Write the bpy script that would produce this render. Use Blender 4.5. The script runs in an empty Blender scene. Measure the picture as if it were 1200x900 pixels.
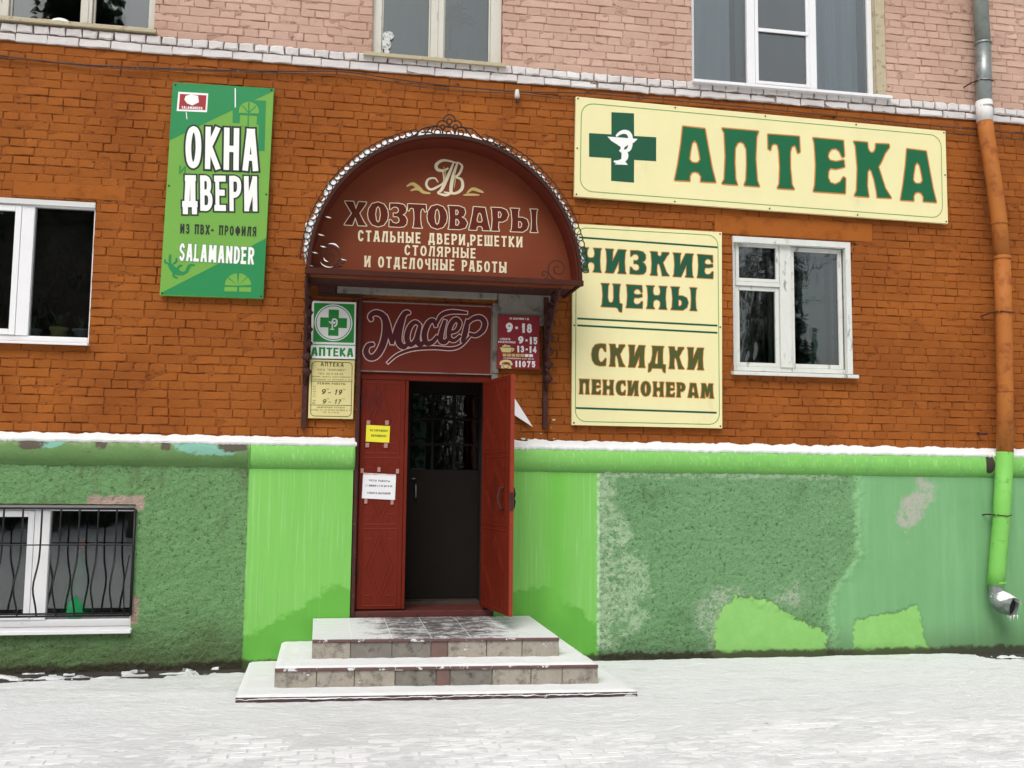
import bpy, math, random
import numpy as np
from mathutils import Vector, Matrix, noise, geometry
random.seed(7)
C = bpy.context.scene.collection
S = bpy.context.scene
PI = math.pi

# ------------------------------------------------------------------ camera
CAMX, CAMY, CAMZ, FPX = -0.967, -9.039, 1.622, 1170.0
YAW, PITCH, ROLL = [math.radians(a) for a in (10.24, 5.516, 0.617)]
fw = Vector((math.sin(YAW)*math.cos(PITCH), math.cos(YAW)*math.cos(PITCH), math.sin(PITCH)))
r0 = Vector((math.cos(YAW), -math.sin(YAW), 0)); u0 = r0.cross(fw)
RT = r0*math.cos(ROLL) + u0*math.sin(ROLL); UP = -r0*math.sin(ROLL) + u0*math.cos(ROLL)
cd = bpy.data.cameras.new('camera'); cam = bpy.data.objects.new('camera', cd); C.objects.link(cam)
cam.matrix_world = Matrix(((RT.x, UP.x, -fw.x, CAMX), (RT.y, UP.y, -fw.y, CAMY), (RT.z, UP.z, -fw.z, CAMZ), (0, 0, 0, 1)))
cd.sensor_width = 36; cd.lens = 36*FPX/1200; cd.clip_end = 2000; cd.clip_start = 0.05
S.camera = cam

# ------------------------------------------------------------------ light
SUN_EL, SUN_AZ = 50, 205          # azimuth of the brighter part of the overcast sky, clockwise from +y
w = bpy.data.worlds.new('World'); S.world = w; w.use_nodes = True
wn = w.node_tree; sky = wn.nodes.new('ShaderNodeTexSky'); sky.sky_type = 'NISHITA'; sky.sun_disc = False
sky.sun_elevation = math.radians(SUN_EL); sky.sun_rotation = math.radians(SUN_AZ)
sky.air_density = 1.0; sky.dust_density = 4.0; sky.ozone_density = 1.0
hs = wn.nodes.new('ShaderNodeHueSaturation'); hs.inputs['Saturation'].default_value = 0.25
wn.links.new(sky.outputs[0], hs.inputs['Color']); wn.links.new(hs.outputs[0], wn.nodes['Background'].inputs[0])
wn.nodes['Background'].inputs[1].default_value = 0.15
sl = bpy.data.lights.new('sun', 'SUN'); sl.energy = 1.5; sl.angle = math.radians(35); sl.color = (1, .97, .92)
so = bpy.data.objects.new('sun', sl); C.objects.link(so)
az, el = math.radians(SUN_AZ), math.radians(SUN_EL)
sd = Vector((math.sin(az)*math.cos(el), math.cos(az)*math.cos(el), math.sin(el)))
so.rotation_euler = (-sd).to_track_quat('-Z', 'Y').to_euler(); so.location = (-4, -8, 12)
S.view_settings.view_transform = 'Standard'; S.view_settings.look = 'None'
S.view_settings.exposure = 0.0; S.view_settings.gamma = 1
S.cycles.max_bounces = 6

# ------------------------------------------------------------------ survey helpers: photo measurements -> facade coordinates
def W(px, py, y=0.0):
    d = fw + RT*((px-600)/FPX) - UP*((py-450)/FPX); t = (y-CAMY)/d.y
    return (CAMX + d.x*t, CAMZ + d.z*t)
def H(p, a, b, c, d, y=0.0):       # zoomed crop pixel -> facade: origin (a,b), scale c
    return W(a+p[0]/c, b+p[1]/c, y)

# ------------------------------------------------------------------ object helpers
def tag(o, label=None, cat=None, group=None, kind=None):
    if label: o['label'] = label
    if cat: o['category'] = cat
    if group: o['group'] = group
    if kind: o['kind'] = kind
    return o
def empty(name, loc=(0, 0, 0), **k):
    o = bpy.data.objects.new(name, None); C.objects.link(o); o.location = loc
    return tag(o, **k)
def link(name, me, m=None, parent=None, **k):
    o = bpy.data.objects.new(name, me); C.objects.link(o)
    if m and not me.materials: me.materials.append(m)
    if parent:
        o.parent = parent
        base = Vector((0, 0, 0)); p = parent
        while p: base += p.location; p = p.parent
        o.location = -base
    return tag(o, **k)
class MB:
    def __init__(s): s.v = []; s.f = []
    def add(s, vs, fs):
        n = len(s.v); s.v += [tuple(v) for v in vs]; s.f += [tuple(i+n for i in f) for f in fs]
    def box(s, x0, x1, y0, y1, z0, z1):
        s.add([(x0,y0,z0),(x1,y0,z0),(x1,y1,z0),(x0,y1,z0),(x0,y0,z1),(x1,y0,z1),(x1,y1,z1),(x0,y1,z1)],
              [(0,3,2,1),(4,5,6,7),(0,1,5,4),(1,2,6,5),(2,3,7,6),(3,0,4,7)])
        return s
    def hexa(s, b, t):       # bottom quad, top quad (ccw from above)
        s.add(list(b)+list(t), [(0,3,2,1),(4,5,6,7),(0,1,5,4),(1,2,6,5),(2,3,7,6),(3,0,4,7)]); return s
    def plate(s, poly, y0, y1):   # poly in (x,z) ccw seen from the street, front at y0
        n = len(poly); s.add([(x,y0,z) for x,z in poly]+[(x,y1,z) for x,z in poly],
              [tuple(range(n)), tuple(range(2*n-1, n-1, -1))]+[(i, i+n, (i+1)%n+n, (i+1)%n) for i in range(n)]); return s
    def tube(s, path, r, n=8, cap=True, closed=False):
        P = [Vector(p) for p in path]; m = len(P); rings = []
        up = Vector((0.13, 0.21, 0.97)); prev = None
        for i in range(m):
            a = P[(i-1) % m] if (closed or i > 0) else P[i]; b = P[(i+1) % m] if (closed or i < m-1) else P[i]
            t = (b-a).normalized()
            if prev is None:
                prev = t.cross(up)
                if prev.length < .1: prev = t.cross(Vector((1, 0, 0)))
            q = (prev - t*prev.dot(t)).normalized(); prev = q; c = t.cross(q)
            rr = r[i] if isinstance(r, (list, tuple)) else r
            rings.append([P[i]+q*math.cos(2*PI*k/n)*rr+c*math.sin(2*PI*k/n)*rr for k in range(n)])
        vs = [v for R in rings for v in R]; fs = []
        for i in range(m if closed else m-1):
            j = (i+1) % m
            for k in range(n): fs.append((i*n+k, i*n+(k+1)%n, j*n+(k+1)%n, j*n+k))
        if cap and not closed: fs += [tuple(range(n-1, -1, -1)), tuple((m-1)*n+k for k in range(n))]
        s.add(vs, fs); return s
    def lathe(s, prof, c, n=20):
        vs = []; fs = []
        for r, z in prof:
            vs += [(c[0]+r*math.cos(2*PI*k/n), c[1]+r*math.sin(2*PI*k/n), c[2]+z) for k in range(n)]
        for i in range(len(prof)-1):
            for k in range(n): fs.append((i*n+k, i*n+(k+1)%n, (i+1)*n+(k+1)%n, (i+1)*n+k))
        s.add(vs, fs); return s
    def mesh(s, name, smooth=False):
        me = bpy.data.meshes.new(name); me.from_pydata(s.v, [], s.f); me.update()
        if smooth: me.polygons.foreach_set('use_smooth', [True]*len(me.polygons))
        return me
    def build(s, name, m, parent=None, smooth=False, bevel=0, **k):
        o = link(name, s.mesh(name, smooth), m, parent, **k)
        if bevel:
            b = o.modifiers.new('bevel', 'BEVEL'); b.width = bevel; b.segments = 2; b.limit_method = 'ANGLE'; b.angle_limit = .7
        return o
def copy_tree(o, parent=None):
    c = o.copy(); C.objects.link(c); c.parent = parent
    for ch in list(o.children): copy_tree(ch, c)
    return c

# ------------------------------------------------------------------ materials
class NT:
    def __init__(s, name):
        s.m = bpy.data.materials.new(name); s.m.use_nodes = True; s.t = s.m.node_tree; s.b = s.t.nodes['Principled BSDF']
        s.geo = s.t.nodes.new('ShaderNodeNewGeometry'); s.pos = s.geo.outputs['Position']
        sp = s.t.nodes.new('ShaderNodeSeparateXYZ'); s.t.links.new(s.pos, sp.inputs[0]); s.x, s.y, s.z = sp.outputs
    def n(s, ty, **k):
        q = s.t.nodes.new(ty)
        for a, b in k.items(): setattr(q, a, b)
        return q
    def L(s, a, b):
        if isinstance(a, (int, float)): b.default_value = a
        elif isinstance(a, tuple): b.default_value = a if len(a) == 4 or b.type == 'VECTOR' else (*a, 1)
        else: s.t.links.new(a, b)
    def math(s, op, a, b=0.0, clamp=False):
        q = s.n('ShaderNodeMath', operation=op, use_clamp=clamp); s.L(a, q.inputs[0]); s.L(b, q.inputs[1]); return q.outputs[0]
    def noise(s, scale, detail=4, rough=.55, stretch=(1, 1, 1), off=0.0, dist=0.0):
        mp = s.n('ShaderNodeMapping'); s.L(s.pos, mp.inputs[0]); mp.inputs['Scale'].default_value = stretch; mp.inputs['Location'].default_value = (off, off*.7, off*1.3)
        q = s.n('ShaderNodeTexNoise'); s.L(mp.outputs[0], q.inputs['Vector'])
        q.inputs['Scale'].default_value = scale; q.inputs['Detail'].default_value = detail; q.inputs['Roughness'].default_value = rough; q.inputs['Distortion'].default_value = dist
        return q.outputs[0]
    def voro(s, scale, stretch=(1, 1, 1), feature='F1'):
        mp = s.n('ShaderNodeMapping'); s.L(s.pos, mp.inputs[0]); mp.inputs['Scale'].default_value = stretch
        q = s.n('ShaderNodeTexVoronoi', feature=feature); s.L(mp.outputs[0], q.inputs['Vector']); q.inputs['Scale'].default_value = scale
        return q.outputs['Distance']
    def step(s, v, lo, hi, amt=1.0):
        q = s.n('ShaderNodeMapRange', interpolation_type='SMOOTHSTEP'); s.L(v, q.inputs[0]); q.inputs[1].default_value = lo; q.inputs[2].default_value = hi
        q.inputs[3].default_value = 0; q.inputs[4].default_value = amt; return q.outputs[0]
    def mix(s, f, a, b, mode='MIX'):
        q = s.n('ShaderNodeMix', data_type='RGBA', blend_type=mode); s.L(f, q.inputs[0]); s.L(a, q.inputs[6]); s.L(b, q.inputs[7]); return q.outputs[2]
    def box(s, x0, x1, z0, z1, soft=.02, amp=.1, nz=None):
        dx = s.math('MINIMUM', s.math('SUBTRACT', s.x, x0), s.math('SUBTRACT', x1, s.x))
        dz = s.math('MINIMUM', s.math('SUBTRACT', s.z, z0), s.math('SUBTRACT', z1, s.z))
        m = s.math('MINIMUM', dx, dz)
        if nz is not None: m = s.math('ADD', m, s.math('MULTIPLY', s.math('SUBTRACT', nz, .5), amp))
        return s.step(m, -soft, soft)
    def poly(s, P, soft=.02, amp=.1, nz=None):          # convex patch, signed distance to its edges
        ar = sum(P[i-1][0]*P[i][1]-P[i][0]*P[i-1][1] for i in range(len(P))); sg = 1 if ar > 0 else -1; m = None
        for i in range(len(P)):
            (x0, z0), (x1, z1) = P[i-1], P[i]; L = math.hypot(x1-x0, z1-z0); nx, nz_ = -(z1-z0)/L*sg, (x1-x0)/L*sg
            d = s.math('ADD', s.math('ADD', s.math('MULTIPLY', s.x, nx), s.math('MULTIPLY', s.z, nz_)), -(x0*nx+z0*nz_)); m = d if m is None else s.math('MINIMUM', m, d)
        if nz is not None: m = s.math('ADD', m, s.math('MULTIPLY', s.math('SUBTRACT', nz, .5), amp))
        return s.step(m, -soft, soft)
    def ell(s, cx, cz, rx, rz, soft=.1, amp=.6, nz=None):
        a = s.math('POWER', s.math('ABSOLUTE', s.math('DIVIDE', s.math('SUBTRACT', s.x, cx), rx)), 2.5)
        b = s.math('POWER', s.math('ABSOLUTE', s.math('DIVIDE', s.math('SUBTRACT', s.z, cz), rz)), 2.5)
        m = s.math('SUBTRACT', 1.0, s.math('ADD', a, b))
        if nz is not None: m = s.math('ADD', m, s.math('MULTIPLY', s.math('SUBTRACT', nz, .5), amp*2))
        return s.step(m, -soft, soft)
    def bump(s, h, dist, strength=1.0, prev=None):
        q = s.n('ShaderNodeBump'); q.inputs['Strength'].default_value = strength if isinstance(strength, (int, float)) else 1
        if not isinstance(strength, (int, float)): s.L(strength, q.inputs['Strength'])
        q.inputs['Distance'].default_value = dist; s.L(h, q.inputs['Height'])
        if prev is not None: s.L(prev, q.inputs['Normal'])
        return q.outputs[0]
    def out(s, col, rough=.8, normal=None, metal=0, spec=.3):
        s.L(col, s.b.inputs['Base Color']); s.L(rough, s.b.inputs['Roughness']); s.b.inputs['Metallic'].default_value = metal
        s.b.inputs['Specular IOR Level'].default_value = spec
        if normal is not None: s.L(normal, s.b.inputs['Normal'])
        return s.m
def simple(name, col, rough=.6, var=.12, vs=6, stain=None, stain_lo=.6, stain_hi=.75, ss=9, bumpd=.001, bs=60, metal=0, spec=.3, stretch=(1, 1, 1)):
    t = NT(name); a = tuple(c*(1-var) for c in col); b = tuple(min(1, c*(1+var)) for c in col)
    c = t.mix(t.noise(vs, 5, .6, stretch), a, b)
    if stain: c = t.mix(t.step(t.noise(ss, 6, .65, stretch, off=3.1), stain_lo, stain_hi), c, stain)
    nm = t.bump(t.noise(bs, 3), bumpd, .6) if bumpd else None
    return t.out(c, rough, nm, metal, spec)
def brick_mat(name, col, dark, crack, white=None, lo=.64):
    t = NT(name)
    isl = t.geo.outputs['Random Per Island']
    c = t.mix(isl, tuple(k*.92 for k in col), tuple(k*1.08 for k in col))
    c = t.mix(t.step(t.noise(1.3, 5, .6), .32, .66, .8), c, dark)
    c = t.mix(t.step(t.noise(30, 5, .7, (1, 1, 1.6)), .54, .70, .6), c, dark); c = t.mix(t.step(t.noise(22, 6, .75, (1, 1, 1.8), off=15), .58, .70, .35), c, tuple(min(.85, k*1.35+.02) for k in col))
    c = t.mix(t.step(t.noise(24, 6, .78, (.6, 1, 2.2), off=5), lo, lo+.05, .85), c, crack)
    if white: c = t.mix(t.step(t.noise(9, 8, .8, (1, 1, 2), off=9), .66, .7, .8), c, white)
    nb = t.bump(t.noise(55, 6, .75), .010, .8)
    nb = t.bump(t.noise(17, 3, .6, off=2), .009, .5, nb)
    return t.out(c, .8, nb, spec=.15)
ORANGE = brick_mat('orange_painted_brick', (.335, .102, .0180), (.235, .066, .012), (.075, .022, .009))
ORANGE_J = brick_mat('orange_painted_mortar', (.29, .084, .015), (.20, .052, .010), (.022, .009, .006), lo=.535)
PINK = brick_mat('pink_painted_brick', (.57, .385, .30), (.50, .32, .245), (.25, .12, .09))
PINK_J = brick_mat('pink_painted_mortar', (.49, .31, .24), (.38, .23, .175), (.12, .06, .05), lo=.54)
WHITEB = brick_mat('whitewashed_brick', (.74, .71, .69), (.62, .57, .55), (.30, .18, .13), lo=.62)
WHITE_J = brick_mat('whitewashed_mortar', (.34, .27, .24), (.2, .15, .13), (.05, .04, .04), lo=.52)

def snow_mat(name, dirt=.5, scale=3, lo=.6, hi=.8, dcol=(.42, .41, .40), stretch=(1, 3, 1), amt=.75, base=(.82, .83, .83)):
    t = NT(name); c = t.mix(t.noise(2.2, 5, .6, stretch), tuple(k*.93 for k in base), base)
    c = t.mix(t.step(t.noise(scale, 8, .7, stretch, off=4), lo, hi, amt), c, dcol)
    if dirt > .5: c = t.mix(t.math('MULTIPLY', t.step(t.noise(.5, 4, .6, (1, 1.5, 1), off=14), .42, .62, .35), t.step(t.x, 1.2, -1.5)), c, (.62, .62, .61)); c = t.mix(t.step(t.noise(5, 8, .8, (1, 4, 1), off=24), .645, .70, .9), c, (.33, .32, .31))
    nb = t.bump(t.noise(14, 6, .65, stretch), .03, dirt); nb = t.bump(t.noise(90, 4, .7), .006, .6, nb)
    return t.out(c, .85, nb, spec=.2)
SNOW = snow_mat('fresh_snow', .3, 3, .72, .9)
SNOW_G = snow_mat('trodden_snow', .9, 2.6, .50, .70, (.60, .60, .60), (1, 2.6, 1), .45, (.86, .87, .88))
def paver_mat():
    t = NT('snow_dusted_paver'); isl = t.geo.outputs['Random Per Island']
    c = t.mix(t.noise(4, 6, .7, (1, 2.5, 1)), (.86, .86, .87), (.76, .76, .76))
    c = t.mix(t.math('MULTIPLY', t.step(t.noise(3.2, 8, .72, (.8, 4, 1), off=7), .5, .74, .7), t.math('ADD', .35, isl)), c, (.33, .31, .29))
    c = t.mix(t.step(t.noise(3.6, 8, .75, (.7, 4, 1), off=13), .70, .76, .8), c, (.16, .15, .14))
    return t.out(c, .85, t.bump(t.noise(50, 5, .7), .006, .7), spec=.2)
PAVER = paver_mat()
def tile_mat(name, snow_lo, snow_hi, clear=False):
    t = NT(name); isl = t.geo.outputs['Random Per Island']
    c = t.mix(t.noise(14, 8, .75), (.45, .41, .34), (.22, .195, .16)); c = t.mix(t.step(isl, .55, 1, .5), c, (.22, .2, .17))
    c = t.mix(t.step(t.noise(8, 7, .8, off=3), .48, .64, .85), c, (.13, .115, .095))
    if clear:
        nz = t.noise(7, 8, .75, (1, 1.6, 1), off=2)
        m = t.math('ADD', nz, t.math('MULTIPLY', t.step(t.math('ABSOLUTE', t.math('SUBTRACT', t.x, -.02)), .25, .85), .30))
        m = t.math('ADD', m, t.math('MULTIPLY', t.math('SUBTRACT', t.noise(38, 6, .8), .5), .5)); m = t.math('ADD', m, t.math('MULTIPLY', t.step(t.math('MULTIPLY', t.y, -1), .25, .9), .06))
        c = t.mix(t.step(m, .45, .75, .93), t.mix(nz, (.13, .12, .11), (.055, .05, .045)), (.76, .77, .78))
    else:
        c = t.mix(t.step(t.noise(9, 6, .7, (1, 1, 1.8), off=8), snow_lo, snow_hi), c, (.78, .78, .80))
    return t.out(c, .6, t.bump(t.noise(40, 5, .7), .004, .7), spec=.4)
TILE = tile_mat('cream_riser_tile', .64, .67)
TILE_DK = simple('soot_stained_tile', (.19, .175, .15), .6, .35, 15, (.07, .06, .05), .5, .7, 12)
TILE_RED = simple('red_tile', (.17, .105, .088), .6, .25, 15, (.12, .08, .07), .55, .7, 12)
LAND = tile_mat('landing_tile', 0, 0, True)
NOSE = simple('purple_brown_nosing', (.14, .075, .072), .6, .4, 20, (.66, .66, .68), .56, .60, 10)
ASPH = simple('wet_asphalt', (.045, .04, .036), .8, .3, 8, (.10, .075, .06), .5, .7, 5, .006, 40)
CONC = simple('old_concrete', (.23, .21, .18), .85, .3, 6, (.09, .075, .06), .5, .7, 7, .006, 25)
RUST = simple('purple_brown_painted_steel', (.062, .026, .022), .7, .35, 14, (.16, .09, .075), .6, .7, 22, .002, 50, spec=.1)
IRON = simple('dark_forged_iron', (.025, .014, .012), .7, .3, 14)
BLACK = simple('black_bar_paint', (.012, .012, .013), .45, .3, 12)
HOOD = simple('dark_brown_hood_sheet', (.06, .020, .013), .7, .25, 5, spec=.08)
def tymp_mat():
    t = NT('oxide_red_panel')
    c = t.mix(t.noise(2.2, 5, .6), (.165, .036, .014), (.215, .055, .022))
    c = t.mix(t.step(t.noise(2, 6, .7, off=8), .5, .8, .35), c, (.17, .035, .02))
    return t.out(c, .6, t.bump(t.noise(120, 3), .0006, .5), spec=.15)
TYMP = tymp_mat()
MASTERP = simple('dull_red_transom_panel', (.14, .022, .012), .55, .15, 3, spec=.15)
REDP = simple('worn_red_door_paint', (.140, .0155, .0065), .5, .25, 5, (.075, .010, .007), .5, .75, 4, .0012, 40, stretch=(1, 1, .4), spec=.14)
REDE = simple('orange_red_edge_highlight', (.26, .035, .014), .4, .2, 8, (.62, .5, .45), .70, .74, 25)  # orange highlight on the open leaf's edge, put into the colour
CREAM = simple('cream_vinyl', (.78, .72, .39), .42, .07, 2.5, (.62, .55, .30), .60, .85, 3, spec=.35, stretch=(1, 1, .35))
CREAM2 = simple('cream_plaque', (.66, .58, .26), .45, .08, 6)
EDGE = simple('white_sheet_metal', (.62, .62, .60), .4, .08, 6)
DGREEN = simple('dark_green_vinyl', (.008, .12, .045), .4, .1, 6)
DGREEN2 = simple('deep_green_vinyl', (.010, .085, .04), .4, .1, 6)
OUTO = simple('orange_letter_outline', (.55, .20, .04), .4, .1, 6)
LINEG = simple('green_border_line', (.10, .30, .08), .5, .1, 6)
OLIVE = simple('brown_green_vinyl', (.07, .085, .02), .4, .1, 6)
LGREEN = simple('light_green_vinyl', (.165, .375, .065), .45, .08, 2, (.27, .42, .15), .62, .8, 9, spec=.2)
MGREEN = simple('mid_green_vinyl', (.022, .235, .075), .38, .06, 3)
WPRINT = simple('worn_white_vinyl', (.84, .84, .82), .5, .03, 8, (.40, .48, .36), .69, .72, 14, stretch=(1, 1, .35))
WHITEV = simple('white_vinyl', (.82, .82, .80), .5, .03, 8)
BLK = simple('black_print', (.02, .03, .02), .5, .1, 8)
CRML = simple('cream_letter_paint', (.74, .66, .46), .5, .1, 14, (.45, .22, .1), .7, .76, 20)
GOLD = simple('gold_paint', (.55, .42, .14), .5, .2, 14)
DRED = simple('dark_red_letter_paint', (.075, .006, .010), .6, .15, 8)
PINKL = simple('pale_pink_outline_paint', (.70, .50, .44), .5, .15, 10)
MAROON = simple('maroon_plaque', (.24, .012, .022), .38, .1, 5)
GRN_SIGN = simple('pharmacy_green_vinyl', (.02, .25, .04), .35, .1, 5)
YPAPER = simple('yellow_paper', (.78, .72, .04), .8, .04, 8); WPAPER = simple('white_paper', (.78, .78, .80), .8, .03, 8)
TAPE = simple('clear_tape', (.42, .22, .2), .25, .2, 20)
PVC = simple('white_plastic_frame', (.78, .78, .79), .35, .03, 4, (.6, .6, .58), .62, .8, 6)
WOOD = simple('peeling_white_wood', (.60, .58, .51), .7, .12, 9, (.30, .26, .20), .6, .7, 18, .003, 30, stretch=(1, 1, .3))
WOODY = simple('bare_yellowed_wood', (.45, .39, .26), .75, .2, 12, (.22, .17, .11), .56, .7, 20, .003, 30)
WOODM = simple('grey_white_painted_wood', (.64, .65, .61), .65, .12, 9, (.26, .27, .24), .56, .70, 16, .002, 30, stretch=(1, 1, .4))
GALV = simple('galvanised_steel', (.30, .33, .32), .38, .25, 7, (.17, .19, .18), .5, .7, 9, .002, 20, metal=.6)
GREYP = simple('grey_green_pipe_paint', (.24, .27, .24), .45, .2, 7, (.15, .16, .15), .5, .7, 6)
ORP = simple('orange_pipe_paint', (.40, .135, .028), .6, .15, 4, (.26, .075, .018), .5, .68, 7, .004, 12, spec=.2)
GRP = simple('bright_green_pipe_paint', (.19, .50, .10), .55, .15, 4, (.10, .28, .07), .56, .72, 9, .004, 12, spec=.2)
WPP = simple('white_pipe_paint', (.72, .70, .68), .6, .1, 9)
LINT = simple('orange_lintel_plaster', (.325, .098, .0172), .8, .1, 5, (.235, .066, .012), .5, .68, 5, .006, 30, spec=.12)
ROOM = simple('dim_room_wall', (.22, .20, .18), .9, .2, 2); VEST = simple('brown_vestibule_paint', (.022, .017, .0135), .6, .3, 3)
DDOOR = simple('dark_brown_inner_door', (.015, .012, .0095), .6, .3, 4, spec=.12)
CURT = simple('blue_grey_net_curtain', (.50, .55, .60), .9, .12, 3, stretch=(6, 1, .3)); CURTG = simple('grey_curtain', (.30, .30, .29), .9, .2, 3, stretch=(6, 1, .3))
NET = simple('dark_insect_screen', (.13, .12, .12), .9, .15, 3, stretch=(4, 1, .3))
LEAF = simple('dark_leaf', (.06, .10, .045), .6, .4, 5); BARK = simple('grey_bark', (.10, .08, .065), .9, .3, 5)
POTY = simple('ochre_pot_glaze', (.42, .36, .14), .4, .1, 9); POTG = simple('grey_pot_plastic', (.22, .25, .27), .5, .1, 9)
def glass(name, tint=(.85, .9, .9), refl=1.0):
    m = bpy.data.materials.new(name); m.use_nodes = True; t = m.node_tree; t.nodes.remove(t.nodes['Principled BSDF'])
    tr = t.nodes.new('ShaderNodeBsdfTransparent'); tr.inputs[0].default_value = (*tint, 1)
    gl = t.nodes.new('ShaderNodeBsdfGlossy'); gl.inputs[1].default_value = .012
    fr = t.nodes.new('ShaderNodeFresnel'); fr.inputs[0].default_value = 1.5
    mu = t.nodes.new('ShaderNodeMath'); mu.operation = 'MULTIPLY_ADD'; mu.inputs[1].default_value = 2.3*refl; mu.inputs[2].default_value = .03*refl; mu.use_clamp = True
    nz = t.nodes.new('ShaderNodeTexNoise'); nz.inputs['Scale'].default_value = 1.6; bp = t.nodes.new('ShaderNodeBump'); bp.inputs['Distance'].default_value = .006; bp.inputs['Strength'].default_value = .5
    t.links.new(nz.outputs[0], bp.inputs['Height']); t.links.new(bp.outputs[0], gl.inputs['Normal'])
    mx = t.nodes.new('ShaderNodeMixShader')
    t.links.new(fr.outputs[0], mu.inputs[0]); t.links.new(mu.outputs[0], mx.inputs[0]); t.links.new(tr.outputs[0], mx.inputs[1]); t.links.new(gl.outputs[0], mx.inputs[2])
    t.links.new(mx.outputs[0], t.nodes['Material Output'].inputs[0]); return m
GLASS = glass('window_glass'); GLASSD = glass('old_window_glass', (.6, .68, .66), 1.2)
BOTTLE = simple('green_bottle_glass', (.008, .22, .065), .2, .3, 9, spec=.6)

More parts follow.
